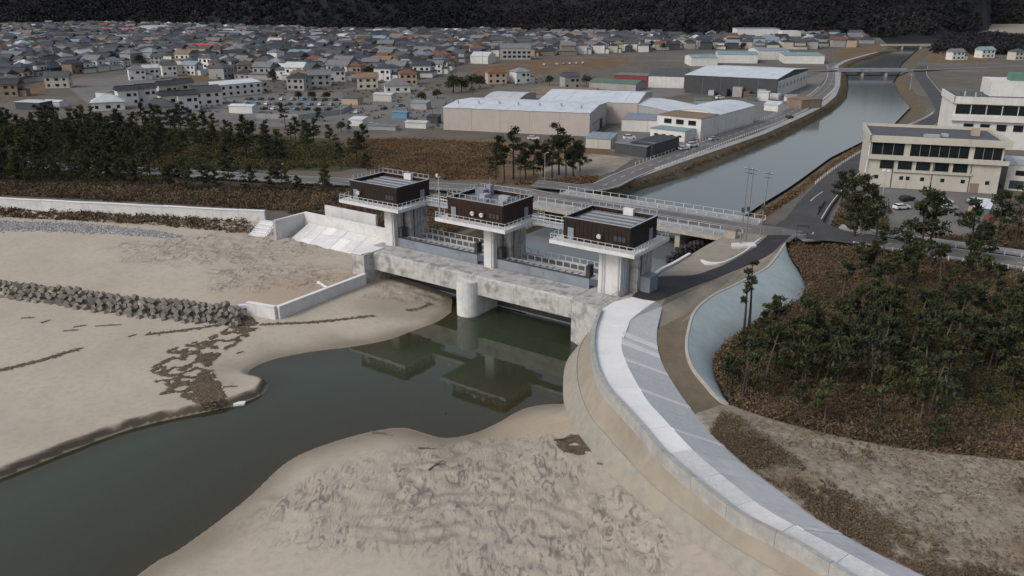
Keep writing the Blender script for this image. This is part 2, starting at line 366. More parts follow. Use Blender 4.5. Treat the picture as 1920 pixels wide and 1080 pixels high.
def bed(x, y):
    ins = inside(x, y, CHANNEL); d = pdist(x, y, CHANNEL, True)
    dc = pdist(x, y, CUT); cut = 1 - sstep(1.0, 9.0, dc)
    north = inside(x, y, [Vector((-400, 400, 0)), U(-37, 1)] + [Vector(p) for p in sn] + [Vector((-400, 40, 0))])
    gentle = np.where(north, 1.5 * (1 - np.exp(-d / 6.0)) + .012 * d, 1.35 * (1 - np.exp(-d / 7.0)) + .006 * d)
    steep = 1.0 * sstep(-.1, .85, d) + .035 * np.minimum(d, 14)
    h = gentle * (1 - cut) + np.maximum(steep, gentle * .6) * cut
    # high berm behind the wing wall and the armour blocks
    ib = inside(x, y, BERM); db = pdist(x, y, list(reversed(BERM[1:-2])))
    up = np.where(ib, sstep(-.2, 2.0, db), 0); h = h * (1 - up) + (3.15 + .012 * np.minimum(db, 60)) * up
    # sand piled against the dike toe
    near = np.argmin(np.stack([np.hypot(x - p[0], y - p[1]) for p in TOE_S]), 0); dt = pdist(x, y, TOE)
    h = np.maximum(h, (TOE_S[:, 2][near] + .05 - .10 * dt) * sstep(0, 6, d))
    # sand marks: wind and wheel relief
    sc = scuff(x, y); wl = np.where(ins, 0, sstep(.3, 3, d))
    h = h + wl * (.05 * vnoise(x, y, 9) + .035 * vnoise(x, y, 2.2, 3) + sc * (.16 * vnoise(x * .9 + y * .5, y, 1.6, 5) + .10 * vnoise(x, y, .9, 8)))
    h = np.where(ins, -np.minimum(np.minimum(.07 * pdist(x, y, [Vector(p) for p in ss]), .17 * pdist(x, y, [Vector(p) for p in sn]) * (1 + 1.2 * cut)), np.minimum(.3 * d, 1.9)), h)
    h = np.where(inside(x, y, UPSTREAM), -1.5, h)
    h = np.where(inside(x, y, BEHIND), 1.2, h)
    ir = inside(x, y, RIGHTLAND); dr = pdist(x, y, TOE); h = np.where(ir & (dr > 1.5), -1.5, h)
    return h, d, ins, cut, up
SCUFFS = [(P(780, 960), 17, 11), (P(900, 900), 15, 10), (P(1130, 1010), 9, 8), (P(1050, 1060), 14, 8), (P(420, 470, 3), 24, 12), (P(520, 520, 3), 16, 9), (P(780, 560), 10, 6)]
def scuff(x, y):
    r = np.zeros(np.shape(x))
    for c, rx, ry in SCUFFS:
        q = np.hypot((x - c.x) / rx, (y - c.y) / ry) + .25 * vnoise(x, y, 4, 2); r = np.maximum(r, 1 - sstep(.6, 1.15, q))
    return r
TRACKS = [smooth(PP(t_, z_), 30) for t_, z_ in (([(300, 478), (380, 470), (470, 484), (560, 505), (640, 500)], 3.2), ([(330, 500), (420, 512), (500, 500), (590, 520), (660, 515)], 3.2), ([(200, 455), (320, 462), (430, 472), (540, 470)], 3.2), ([(560, 930), (700, 960), (860, 935), (1000, 950), (1120, 1010), (1190, 1079)], 1.2), ([(600, 985), (760, 1010), (930, 985), (1060, 1020), (1130, 1078)], 1.2), ([(740, 880), (860, 870), (980, 880), (1060, 930)], 1.2))]
def track(x, y):
    r = np.zeros(np.shape(x))
    for t_ in TRACKS:
        for o_ in (-.95, .95): r = np.maximum(r, 1 - sstep(.12, .55, pdist(x, y, offset(t_, o_))))
    return r * np.clip(.55 + .9 * vnoise(x, y, 5, 15), 0, 1)
def dcut(x, y): return pdist(x, y, CUT[1:])
def make_beach():
    xs = np.arange(-170, 46, .42); ys = np.arange(40, 214, .42); X, Y = np.meshgrid(xs, ys); x, y = X.ravel(), Y.ravel()
    h, d, ins, cut, up = bed(x, y); n = len(xs)
    i = (np.arange(len(ys) - 1)[:, None] * n + np.arange(n - 1)[None]).ravel(); f = np.stack([i, i + 1, i + 1 + n, i + n], 1)
    wet = np.where(ins, .75, (1 - sstep(.0, 1.0, h + .25 * vnoise(x, y, 5, 4))) * (1 - .55 * cut))
    scarp = np.where(ins, 0, (1 - sstep(2, 6, dcut(x, y))) * (1 - sstep(.55, 1.05, d + .25 * vnoise(x, y, 1.5, 9))))
    # damp sand by the gate's left bay and the clay-coloured fill behind the wing wall
    c = P(800, 585); wet = np.maximum(wet, .55 * (1 - sstep(.5, 1.2, np.hypot((x - c.x) / 14, (y - c.y) / 7))))
    cl = P(600, 540, 3); clay = up * (1 - sstep(.5, 1.25, np.hypot((x - cl.x) / 18, (y - cl.y) / 12) + .3 * vnoise(x, y, 7, 6)))
    c2 = P(990, 800); clay = np.maximum(clay, .6 * (1 - sstep(.4, 1.1, np.hypot((x - c2.x) / 12, (y - c2.y) / 5))))
    o = put('beach', np_mesh('beach', np.stack([x, y, h], 1), f, {'wet': wet, 'scuff': scuff(x, y), 'clay': clay, 'scarp': scarp, 'track': track(x, y)}), 'sand', smooth=True); o['kind'] = 'structure'
    xs = np.arange(-175, 46, 1.0); ys = np.arange(20, 176, 1.0); X, Y = np.meshgrid(xs, ys); x, y = X.ravel(), Y.ravel()
    h = bed(x, y)[0]; murk = 1 - np.exp(-np.maximum(-h, 0) * .6); murk = np.where(y < 38, 1, murk); n = len(xs)
    i = (np.arange(len(ys) - 1)[:, None] * n + np.arange(n - 1)[None]).ravel(); f = np.stack([i, i + 1, i + 1 + n, i + n], 1)
    o = put('channel_water', np_mesh('channel_water', np.stack([x, y, 0 * x], 1), f, {'murk': murk}), 'water'); o['kind'] = 'structure'
make_beach()

# ------------------------------------------------------------------ canal, its banks, and the land on both sides
LB_W = [(1180, 362), (1230, 347), (1280, 333), (1335, 312), (1390, 290), (1467, 258), (1520, 230), (1567, 203), (1582, 187), (1587, 165), (1587, 143), (1597, 126), (1625, 113), (1655, 104), (1678, 96), (1686, 88), (1682, 82)]
LB_T = [(1124, 361), (1170, 344), (1215, 328), (1275, 306), (1355, 279), (1433, 252), (1500, 222), (1545, 200), (1568, 180), (1576, 160), (1575, 138), (1572, 124), (1590, 114), (1625, 104), (1652, 97), (1664, 90), (1664, 83)]
RB_W = [(1422, 398), (1484, 358), (1513, 337), (1563, 300), (1627, 267), (1680, 238), (1713, 205), (1702, 190), (1690, 175), (1680, 155), (1690, 138), (1695, 122), (1712, 107), (1726, 95), (1730, 88), (1728, 82)]
RB_T = [(1446, 404), (1500, 366), (1530, 341), (1580, 304), (1640, 270), (1700, 238), (1738, 206), (1728, 187), (1712, 170), (1700, 152), (1704, 136), (1715, 122), (1735, 108), (1752, 96), (1756, 88), (1754, 82)]
lw = resample(np.array([tuple(U(-52, 4)), tuple(U(-52, 60))] + [tuple(p) for p in PP(LB_W, 0)]), 120); lt = resample(np.array([tuple(U(-56, 4, 3)), tuple(U(-56.5, 60, 3))] + [tuple(p) for p in PP(LB_T, 3.0)]), 120)
rw = resample(np.array([tuple(U(-9, 4)), tuple(U(-10, 60))] + [tuple(p) for p in PP(RB_W, 0)]), 120); rt = resample(np.array([tuple(U(-4, 4, 3)), tuple(U(-4.5, 60, 3))] + [tuple(p) for p in PP(RB_T, 3.0)]), 120)
def bankline(w, t, k):
    """down past the waterline: extend the bank slope below the water"""
    b = w + (w - t) * k; b[:, 2] = -1.6; return b
material('bank', (.12, .095, .06), (.075, .062, .042), .9, .95, .8, 2, (.06, .05, .035), .3)
o = loft('canal_bank', [lt, (lt + lw) / 2 + np.array([0, 0, .25]), lw, bankline(lw, lt, .5)], 'bank'); o['kind'] = 'structure'
o = loft('canal_bank', [rt, (rt + rw) / 2 + np.array([0, 0, .25]), rw, bankline(rw, rt, .5)], 'bank'); o['kind'] = 'structure'
cw = [Vector(p) for p in bankline(lw, lt, .3)] + [Vector(p) for p in bankline(rw, rt, .3)][::-1]
o = loft('canal_water', [bankline(lw, lt, .3) * [1, 1, 0], bankline(rw, rt, .3) * [1, 1, 0]], 'canal_water'); o.location.z = .006; o['kind'] = 'structure'

LANDZ = 3.0
land_l = [Vector(p) for p in lt] + [Vector((610, 1500, 3)), Vector((610, 2600, 3)), Vector((-2600, 2600, 3)), Vector((-2600, 215, 3)), Vector((-300, 215, 3))] + [Vector((p[0], p[1] + 1.2, 3)) for p in SEAWALL[8:]] + [U(-86, 10, 3), U(-57, 10, 3)]
sheet('ground', land_l, 'land', LANDZ)
BLUE_R = smooth(PP([(1472, 459, 4.4), (1483, 485, 3), (1500, 507, 3), (1510, 534, 3), (1497, 562, 3), (1455, 582, 3), (1422, 601, 3), (1381, 632, 3), (1349, 662, 3), (1342, 686, 3), (1349, 718, 3), (1366, 759, 3.4)]), 60)
FOREST_EDGE = smooth(PP([(1366, 759, 3.4), (1450, 786, 3.2), (1560, 815, 3), (1700, 840, 3), (1920, 864, 3), (2200, 890, 3)]), 40)
land_r = [Vector(p) for p in rt[7:]] + [Vector((840, 1500, 3)), Vector((840, 2600, 3)), Vector((2600, 2600, 3)), Vector((2600, 60, 3)), Vector((150, 60, 3))] + [Vector(p) for p in FOREST_EDGE[::-1]] + [Vector(p) for p in BLUE_R[::-1]]
sheet('ground', land_r, 'land', LANDZ)

# ------------------------------------------------------------------ the embankment on the right bank
EM_W = PP([(1205, 556, 7.3), (1232, 514, 6.4), (1262, 497, 5.6), (1291, 480, 4.8), (1334, 455, 4.2), (1372, 440, 4.5), (1425, 436, 4.5)])
RA_L = PP([(1184, 556, 7.75), (1206, 538, 7.45), (1234, 519, 7.0), (1298, 516, 6.6), (1335, 505, 6.1), (1362, 494, 5.7), (1405, 470, 5.0), (1440, 441, 4.5)])
RA_R = PP([(1212, 564, 7.75), (1240, 560, 7.6), (1282, 544, 7.2), (1340, 521.5, 6.5), (1406, 494.5, 5.6), (1444, 476, 5.0), (1470, 453, 4.6), (1484, 441, 4.5)])
em = smooth(EM_W, 60); ral = smooth(RA_L, 60); rar = smooth(RA_R, 60)
o = loft('embankment_fill', [np.minimum(em, em * [1, 1, 0] + [0, 0, -1]), em, ral + [0, 0, -.004]], 'dirt_pale'); o['kind'] = 'structure'
o = loft('ramp_road', [ral + [0, 0, .02], (ral + rar) / 2 + [0, 0, .06], rar + [0, 0, .02]], 'asphalt_new'); o['kind'] = 'structure'
BL_L = smooth(PP([(1474, 457, 4.5), (1445, 497, 5.0), (1419, 514, 5.5), (1383, 533, 6.0), (1336, 556, 6.2), (1305, 584, 6.1), (1292, 624, 5.8), (1290, 658, 5.5), (1301, 690, 5.2), (1323, 718, 4.8), (1345, 744, 4.3), (1366, 759, 3.6)]), 80)
bl_r = resample(BLUE_R, 80)
tw = [BL_L + (bl_r - BL_L) * t for t in np.linspace(0, 1, 6)]
for k, t_ in enumerate(tw): t_[:, 2] += .25 * math.sin(k / 5 * math.pi) + .06 * vnoise(t_[:, 0], t_[:, 1], 2.5)
o = loft('sprayed_slope', [t_ for t_ in tw[:-1]] + [bl_r - [0, 0, .5]], 'spray', smooth=True); o['kind'] = 'structure'
kb = offset(BL_L, .35)
material('kerb_pale', (.42, .40, .36), (.34, .33, .30), 1.5, .9, .2, 6)
o = solid('slope_kerb', [BL_L + [0, 0, .10], offset(BL_L, -.4) + [0, 0, .10]], lambda z: z - .4, 'kerb_pale'); o['kind'] = 'structure'

# ------------------------------------------------------------------ curved sea dike
T_OUT = PP([(1123, 577, 8.4), (1111, 611, 8.4), (1107.7, 646, 8.4), (1114, 684, 8.4), (1131, 721, 8.4), (1161, 754.5, 8.4), (1197, 794, 8.4), (1243, 848, 8.4), (1310, 905, 8.4), (1387, 963, 8.4), (1485, 1014, 8.4), (1594, 1080, 8.4), (1720, 1160, 8.4), (1900, 1290, 8.4)])
C_IN = PP([(1229, 564, 7.9), (1211, 574, 7.9), (1178, 602, 7.9), (1165, 643, 7.9), (1173, 677, 7.9), (1189, 709, 7.9), (1213, 750, 7.9), (1241, 781, 7.9), (1273, 816, 7.9), (1309, 853, 7.9), (1369, 903, 7.9), (1440, 957, 7.9), (1575, 1029, 7.9), (1650, 1070, 7.9), (1790, 1150, 7.9), (1990, 1280, 7.9)])
S_BOT = PP([(1241, 573, 6.9), (1233, 611, 6.4), (1232, 646, 5.9), (1241, 680, 5.5), (1260, 715, 5.1), (1292, 762, 4.8), (1330, 809, 4.6), (1368, 846, 4.6), (1410, 882, 4.6), (1470, 927, 4.6), (1537, 976, 4.6), (1650, 1040, 4.6), (1732, 1079, 4.6), (1880, 1155, 4.6), (2090, 1270, 4.6)])
ND = 120
to = smooth(T_OUT, ND); ci = smooth(C_IN, ND); sb = smooth(S_BOT, ND)
def along(line, ref_t): return np.stack([np.interp(ref_t, np.linspace(0, 1, len(line)), line[:, k]) for k in range(3)], 1)
def snap(ref, line):
    """for each point of ref the nearest point of a dense line, kept monotone"""
    ln = resample(line, 1500); out = []; j = 0
    for p in ref:
        d = np.hypot(ln[j:j + 160, 0] - p[0], ln[j:j + 160, 1] - p[1]); j += int(d.argmin()); out.append(ln[j])
    return np.array(out)
def soften(a, k=5):
    b = a.copy()
    for _ in range(k): b[1:-1] = (b[:-2] + 2 * b[1:-1] + b[2:]) / 4
    return b
ci = soften(snap(to, ci), 6); sb = soften(snap(ci, sb), 6); pin = offset(to, .55); pin_side = 1
if np.hypot(*(pin[40, :2] - ci[40, :2])) > np.hypot(*(to[40, :2] - ci[40, :2])): pin = offset(to, -.55)
foot = to.copy(); foot[:, 2] = 6.75
toe = soften(snap(to, resample(TOE, 400)), 8); mid = toe + (foot - toe) * .5; mid[:, 2] = toe[:, 2] + (6.75 - toe[:, 2]) * .46
dike = thing('sea_dike', 'long white concrete sea dike curving from the floodgate to the lower right', 'dike')
def seg(line, i, j): return line[i:j + 1]
cuts = list(range(0, 112, 8)) + [119]
def trim(line, i, j, g):
    """a stretch of a line shortened by g at both ends so that a joint opens"""
    s_ = seg(line, i, j).copy(); s_[0] += (s_[1] - s_[0]) * g; s_[-1] += (s_[-2] - s_[-1]) * g; return s_
for k in range(len(cuts) - 1):
    i, j = cuts[k], cuts[k + 1]
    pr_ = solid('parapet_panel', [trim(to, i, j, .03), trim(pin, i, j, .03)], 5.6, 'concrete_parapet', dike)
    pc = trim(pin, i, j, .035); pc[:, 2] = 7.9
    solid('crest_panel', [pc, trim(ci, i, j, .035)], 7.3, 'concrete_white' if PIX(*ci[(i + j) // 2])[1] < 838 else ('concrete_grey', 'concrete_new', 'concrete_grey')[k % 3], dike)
    sl0 = trim(ci, i, j, .02) - [0, 0, .03]; sl1 = trim(sb, i, j, .02)
    loft('slope_panel', [sl0, sl1, sl1 - [0, 0, .6]], 'concrete_grey' if k < 8 else 'concrete_new', dike)
for (i, wd) in ((11, 1), (16, 1), (26, 0), (40, 0), (56, 0), (88, 0)):
    n0 = ci[i:i + 3] * 1.0; q = sb[i:i + 3] * 1.0
    e = .55 if wd else .28
    A = n0[0] + (n0[2] - n0[0]) * (.5 - e); B = n0[0] + (n0[2] - n0[0]) * (.5 + e); C = q[0] + (q[2] - q[0]) * (.5 - e); D = q[0] + (q[2] - q[0]) * (.5 + e)
    solid('slope_rib', [np.array([A, C]) + [0, 0, .07], np.array([B, D]) + [0, 0, .07]], lambda z: z - .3, 'concrete_white', dike)
loft('berm', [foot, mid + [0, 0, .05]], 'dirt_pale', dike, True)
loft('toe_slab', [mid + [0, 0, .25], mid + [0, 0, .24] + (toe - mid) * .02, toe, toe - [0, 0, 1.5]], 'concrete_toe', dike, True)
loft('toe_step', [mid + [0, 0, .25], mid + (foot - mid) * .05], 'concrete_old', dike)
solid('parapet_joint', [to * .9 + pin * .1 + [0, 0, -.06], to * .1 + pin * .9 + [0, 0, -.06]], 5.7, 'concrete_old', dike)
# dirt track behind the dike, rough bank, forest floor
tr_l = sb[:70]; ix = 70
trk_r = soften(snap(sb[:66], BL_L[20:]), 4)
o = loft('dirt_track', [sb[:66] - [0, 0, .12], (sb[:66] + trk_r) / 2 - [0, 0, .24], trk_r - [0, 0, .22]], 'dirt_dark', smooth=True); o['kind'] = 'structure'
vg = [Vector(p) - Vector((0, 0, .06)) for p in rar[::4]] + [Vector(p) - Vector((0, 0, .1)) for p in BL_L[1:46:3]] + [Vector(sb[14]) - Vector((0, 0, .35)), Vector(sb[7]) - Vector((0, 0, .3)), P(1240, 574, 6.75)]
sheet('ramp_verge', vg, 'dirt')
ap_ = PP([(1128, 580), (1150, 566), (1186, 557), (1208, 562), (1229, 565), (1212, 574), (1181, 601), (1170, 632), (1132, 622)], 0)
ca_ = MB().prism([tuple(p)[:2] for p in PP([(1128, 580), (1132, 622), (1170, 632), (1181, 601), (1212, 574), (1229, 565), (1208, 562), (1186, 557), (1150, 566)], 7.885)], 5.5, 7.885).build('crest_panel', 'concrete_white', dike)
sheet('slope_panel', PP([(1229, 564.8, 7.86), (1242, 574, 6.8)]) + [Vector(sb[0]), Vector(sb[2]), Vector(ci[2]), Vector(ci[0])] + PP([(1181, 601, 7.86), (1212, 574, 7.86)]), 'concrete_grey', None, None, dike)
ra_, rb_ = resample(sb[44:], 90), resample(FOREST_EDGE, 90)
gl_ = [ra_ + (rb_ - ra_) * t for t in np.linspace(0, 1, 40)]
for k, t_ in enumerate(gl_):
    e = math.sin(k / 39 * math.pi) ** .5 if 0 < k < 39 else 0
    t_[:, 2] += e * (.25 + .22 * vnoise(t_[:, 0], t_[:, 1], 6, 1) + .14 * vnoise(t_[:, 0], t_[:, 1], 1.7, 2)) - (.1 if k == 0 else 0)
o = loft('rough_ground', gl_, 'rough_bank', smooth=True); o['kind'] = 'structure'

# ------------------------------------------------------------------ roads
def road(name, center, width, mat, n=60, h=0.0):
    c = smooth(center, n); a = offset(c, width / 2); b = offset(c, -width / 2)
    o = loft(name, [a + [0, 0, h - .25], a + [0, 0, h], c + [0, 0, h + .05], b + [0, 0, h], b + [0, 0, h - .25]], mat); o['kind'] = 'structure'; return c
def dashes(name, c, off, mat, length, gap, width, h, parent=None):
    """painted line pieces along a centre line, one sheet"""
    d = offset(resample(c, 400), off); s_ = np.r_[0, np.cumsum(np.linalg.norm(np.diff(d, axis=0), axis=1))]; mb = MB(); t = 0
    while t + length < s_[-1]:
        q = [np.array([np.interp(x, s_, d[:, k]) for k in range(3)]) for x in (t, t + length)]
        e = (q[1] - q[0]); nrm = np.array([-e[1], e[0], 0]); nrm /= np.linalg.norm(nrm); nrm *= width / 2
        mb.poly([q[0] - nrm + [0, 0, h], q[1] - nrm + [0, 0, h], q[1] + nrm + [0, 0, h], q[0] + nrm + [0, 0, h]]); t += length + gap
    o = mb.build(name, mat, parent); fix_up(o.data); o['kind'] = 'structure'; return o
coast_l = [P(-500, 275, 3.6), P(-150, 296, 3.6), P(100, 311, 3.6), P(350, 324, 3.7), P(560, 336, 3.8), U(-75, 66, 4.2), U(-56, 65.5, 4.5)]
coast_r = [U(6, 65.5, 4.5), P(1560, 440, 4.2), P(1640, 453, 4.0), P(1760, 471, 3.9), P(1920, 494, 3.9), P(2150, 530, 3.9)]
cl_ = road('coast_road', coast_l, 9, 'asphalt_old'); cr_ = road('coast_road', coast_r, 9, 'asphalt_old')
for c in (cl_, cr_):
    dashes('road_line', c, 4.0, 'paint', 200, .1, .2, .06) if False else None
    dashes('road_line', c, 0, 'paint', 4, 5, .18, .075); dashes('road_line', c, 3.9, 'paint', 6, .05, .2, .03); dashes('road_line', c, -3.9, 'paint', 6, .05, .2, .03)
walk = road('pavement', [p for p in coast_r[1:]], 3.2, 'pavement', 50, .0)
bpy.data.objects.remove(bpy.data.objects['pavement']) ; 
wk = offset(smooth(coast_r[1:], 50), 8.2); o = solid('pavement', [offset(wk, 1.6) + [0, 0, .15], offset(wk, -1.6) + [0, 0, .15]], lambda z: z - .5, 'pavement'); o['kind'] = 'structure'
# canal-side road on the left bank: carriageway and a pale walk along the bank top
CLR = [(1112, 352, 3.6), (1165, 332, 3.3), (1222, 309, 3.1), (1290, 284, 3.1), (1370, 254, 3.1), (1440, 229, 3.1), (1497, 203, 3.1), (1534, 180, 3.1), (1557, 157, 3.1), (1563, 135, 3.1), (1560, 122, 3.1)]
lroad = road('canal_road', [U(-70, 78, 4.4)] + PP(CLR), 8.5, 'asphalt_old', 90)
lwk = offset(resample(lt[11:100], 110), 1.6); o = solid('canal_walk', [offset(lwk, 1.5) + [0, 0, .14], offset(lwk, -1.5) + [0, 0, .14]], lambda z: z - .6, 'pavement'); o['kind'] = 'structure'
dashes('road_line', lroad, 0, 'paint', 3, 4, .2, .075); dashes('road_line', lroad, 3.6, 'paint', 6, .05, .2, .03); dashes('road_line', lroad, -3.6, 'paint', 6, .05, .2, .03)
# road on the right bank with the junction
RRD = [(1492, 436, 4.45), (1510, 408, 4.2), (1540, 368, 3.6), (1585, 325, 3.2), (1640, 287, 3.1), (1700, 250, 3.1), (1768, 215, 3.1), (1766, 195, 3.1), (1745, 165, 3.1), (1727, 140, 3.1), (1730, 124, 3.1)]
rroad = road('canal_road', PP(RRD), 8.0, 'asphalt', 90, .012)
jn = sheet('junction', PP([(1440, 440), (1458, 418), (1478, 408), (1503, 380), (1548, 372), (1532, 402), (1548, 420), (1600, 437), (1650, 445), (1650, 463), (1560, 452), (1480, 446)], 4.47), 'asphalt', None)
dashes('road_line', smooth(PP([(1506, 404, 4.3), (1514, 385, 3.95), (1528, 370, 3.66), (1546, 358, 3.5)]), 20), 0, 'paint', 4, .02, .22, .14)
dashes('road_line', rroad, -3.5, 'paint', 6, .05, .2, .05)
# cross road over the far bridge
fb0, fb1 = P(1330, 136, 4.0), P(1920, 136, 4.0)
road('cross_road', [P(1572, 131, 4.0), P(1560, 131, 4.0), P(1500, 133, 3.2), P(1300, 130, 3.1)], 9, 'asphalt_old', 20)
road('cross_road', [P(1702, 131, 4.0), P(1716, 131, 4.0), P(1800, 128, 3.2), P(2000, 120, 3.1)], 9, 'asphalt_old', 20)

# ------------------------------------------------------------------ ground patches
sheet('forest_floor', PP([(-700, 250), (0, 225), (300, 238), (640, 262), (760, 268), (742, 290), (640, 322), (330, 312), (0, 296), (-700, 262)], 3.02), 'green_floor')
sheet('brush_floor', PP([(-700, 275), (0, 308), (330, 330), (640, 350)], 3.04) + [U(-60, 56, 3.04), U(-57, 12, 3.04), U(-85, 12, 3.04)] + PP([(560, 396), (300, 380), (0, 366), (-300, 350)], 3.04), 'forest_floor')
sheet('reed_field', PP([(640, 258), (760, 258), (960, 262), (1120, 275), (1180, 300), (1110, 340), (1000, 346), (930, 342), (840, 336), (740, 322), (640, 310)], 3.03), 'dry_field')
sheet('dirt_lot', PP([(1010, 318), (1110, 288), (1190, 296), (1150, 322), (1100, 338), (1010, 340)], 3.05), 'dirt')
for g in ([(130, 165), (250, 136), (330, 138), (340, 150), (250, 165), (165, 195)], [(330, 215), (430, 176), (640, 172), (655, 205), (640, 232), (480, 240)], [(640, 205), (760, 150), (850, 185), (835, 240), (640, 248)], [(1105, 262), (1170, 225), (1420, 180), (1560, 130), (1500, 205), (1200, 300), (1160, 290)], [(1140, 175), (1290, 150), (1300, 175), (1200, 190)]):
    sheet('yard', PP(g, 3.06 + .004 * len(g)), 'lot')
sheet('parking_lot', PP([(1570, 382), (1640, 352), (1900, 368), (1900, 400), (1800, 442), (1640, 438), (1580, 425)], 3.03), 'lot')
sheet('forest_floor', [Vector((p[0], p[1], 3.02)) for p in BLUE_R[3:]] + [Vector((p[0], p[1], 3.02)) for p in FOREST_EDGE[1:]] + PP([(2200, 560), (1920, 512), (1700, 478), (1560, 458), (1490, 452)], 3.02), 'forest_floor')
for g in ([(15, 178), (90, 150), (135, 152), (60, 182)], [(880, 128), (1010, 112), (1180, 108), (1180, 122), (1000, 140), (890, 138)], [(1740, 100), (1860, 98), (1850, 118), (1740, 118)], [(1550, 104), (1590, 110), (1650, 96), (1660, 88), (1640, 82), (1560, 95)], [(330, 142), (380, 138), (420, 145), (420, 152), (345, 152)]):
    sheet('field', PP(g, 3.025), 'dry_field')

# ------------------------------------------------------------------ floodgate
gate = thing('floodgate', 'wide concrete floodgate beam bridging the channel on a round-nosed centre pier', 'floodgate', GO, GRZ)
def half_round(cx, cy, r, y1, n=14):
    return [(cx + r * math.cos(t), cy + r * math.sin(t)) for t in np.linspace(math.pi, 2 * math.pi, n)] + [(cx + r, y1), (cx - r, y1)]
def span(a0, a1):
    mb = MB(); prof = [(-3.1, 4.0), (2.55, 4.0), (2.55, 7.42), (-2.7, 7.42), (-3.1, 7.2)]; k = 0
    n = len(prof); mb.v = [(a0, p[0], p[1]) for p in prof] + [(a1, p[0], p[1]) for p in prof]
    mb.f = [tuple(range(n - 1, -1, -1)), tuple(range(n, 2 * n))] + [(i, (i + 1) % n, n + (i + 1) % n, n + i) for i in range(n)]
    # turned so that outward faces point out
    mb.f = [tuple(reversed(f)) for f in mb.f]; return mb
span(-53.0, -30.03).build('beam', 'concrete_beam', gate); span(-29.97, -8.55).build('beam', 'concrete_beam', gate)
pm = MB().prism(half_round(-30, -3.0, 2.1, 14), -2.0, 3.98); pm.build('pier', 'concrete_pier', gate)
MB().prism(half_round(-30, -3.0, 2.1, -3.105), 3.985, 6.4).build('pier_nose', 'concrete_pier', gate)
ab = MB().prism([(-8.5, -3.0), (-8.5, 14), (2.2, 14), (2.2, -6), (-1.2, -6.6), (-4.6, -6.0), (-6.6, -5.0)][::-1], -2, 7.38)
ab = MB().prism([(-8.5, -3.12), (-6.8, -3.9), (-4.0, -4.6), (-.5, -4.9), (1.4, -3.5), (1.2, 9), (-8.5, 11)], -2, 7.38); ab.build('abutment', 'concrete_beam', gate)
MB().box(-56.3, -53.05, -5.6, 3.0, -1, 7.4).build('abutment', 'concrete_beam', gate)
MB().prism([(-56.5, -5.8), (-53.6, -5.8), (-52.9, -3.2), (-52.9, -.2), (-56.5, -.2)], 7.404, 7.62).build('cap_slab', 'concrete_white', gate)
# formwork grooves on the beam's face
for a0, a1 in ((-53, -32.2), (-27.8, -8.6)):
    for k in range(1, 5):
        a = a0 + (a1 - a0) * k / 5; MB().box(a - .025, a + .025, -3.125, -3.09, 4.05, 7.15).build('joint_strip', 'concrete_old', gate)
    MB().box(a0 + .1, a1 - .1, -3.12, -3.09, 5.55, 5.6).build('joint_strip', 'concrete_old', gate)
material('rail_grey', (.46, .47, .48), (.38, .39, .40), 2, .6)
# small guard rail at the beam's right end
rp = MB().box(-.04, .04, -.04, .04, 0, 1.1).mesh('post')
def railing(parent, pts, zb, mat='galvanised', step=1.6, h=1.1, bars=(1.08, .6), post=rp):
    """posts, each its own mesh, and rails along a local polyline"""
    for i in range(len(pts) - 1):
        p, q = Vector((*pts[i], zb)), Vector((*pts[i + 1], zb)); n = max(1, round((q - p).length / step))
        for k in range(n + (1 if i == len(pts) - 2 else 0)):
            put('post', post, mat, parent, p + (q - p) * k / n)
        mb = MB()
        for b in bars: mb.bar(p + Vector((0, 0, b)), q + Vector((0, 0, b)), .07)
        mb.build('rail', mat, parent)
railing(gate, [(-6.0, -3.7), (-2.6, -3.9), (-2.6, 1.9)], 7.38, step=1.7)

# the steel leaves in the two bays
leaf_me = None
for i, (a0, a1, lab) in enumerate(((-51.8, -32.3, 'grey steel gate leaf in the left bay behind the concrete beam'), (-27.8, -8.7, 'grey steel gate leaf in the right bay behind the concrete beam'))):
    g = thing('gate_leaf', lab, 'gate', GO, GRZ, 'steel leaves of the floodgate')
    MB().box(a0, a1, 2.75, 3.0, 7.0, 9.15).build('skin_plate', 'steel_gate', g)
    MB().box(a0, a1, 2.8, 3.3, .35, 6.996).build('lower_plate', 'steel_dark', g)
    MB().box(a0, a1, 2.72, 2.98, .2, .346).build('seal', 'galvanised', g)
    MB().box(a0, a1, 2.7, 3.1, 9.154, 9.3).build('top_flange', 'steel_dark', g)
    MB().box(a0, a1, 3.1, 3.35, 9.0, 9.25).build('girder', 'galvanised', g); MB().box(a0, a1, 4.55, 4.85, 9.0, 9.25).build('girder', 'galvanised', g)
    MB().box(a0, a1, 3.3, 4.6, 7.2, 7.3).build('bottom_plate', 'steel_dark', g)
    n = 14
    for k in range(n + 1):
        a = a0 + .15 + (a1 - a0 - .3) * k / n; MB().box(a - .12, a + .12, 3.36, 4.54, 9.0, 9.22).build('brace', 'galvanised', g)
    for k in (0, 1):
        a = (a0 + .5, a1 - .5)[k]; MB().box(a - .35, a + .35, 3.0, 4.4, 9.3, 11.2).build('lifting_lug', 'steel_dark', g)

# service bridge behind the leaves
sv = thing('service_bridge', 'narrow railed service bridge between gate towers behind the steel leaves', 'bridge', GO, GRZ)
MB().box(-52.5, -8.0, 8.6, 11.6, 7.2, 7.9).build('deck', 'asphalt_old', sv); MB().box(-52.5, -8.0, 8.3, 8.58, 7.1, 8.15).build('edge_beam', 'concrete_pier', sv); MB().box(-52.5, -8.0, 11.62, 11.9, 7.1, 8.15).build('edge_beam', 'concrete_pier', sv)
wp = MB().box(-.09, .09, -.07, .07, 0, .95).mesh('post')
for b in (8.44, 11.76): railing(sv, [(-52.3, b), (-8.2, b)], 8.15, 'white_metal', 1.5, .95, (.92,), wp)

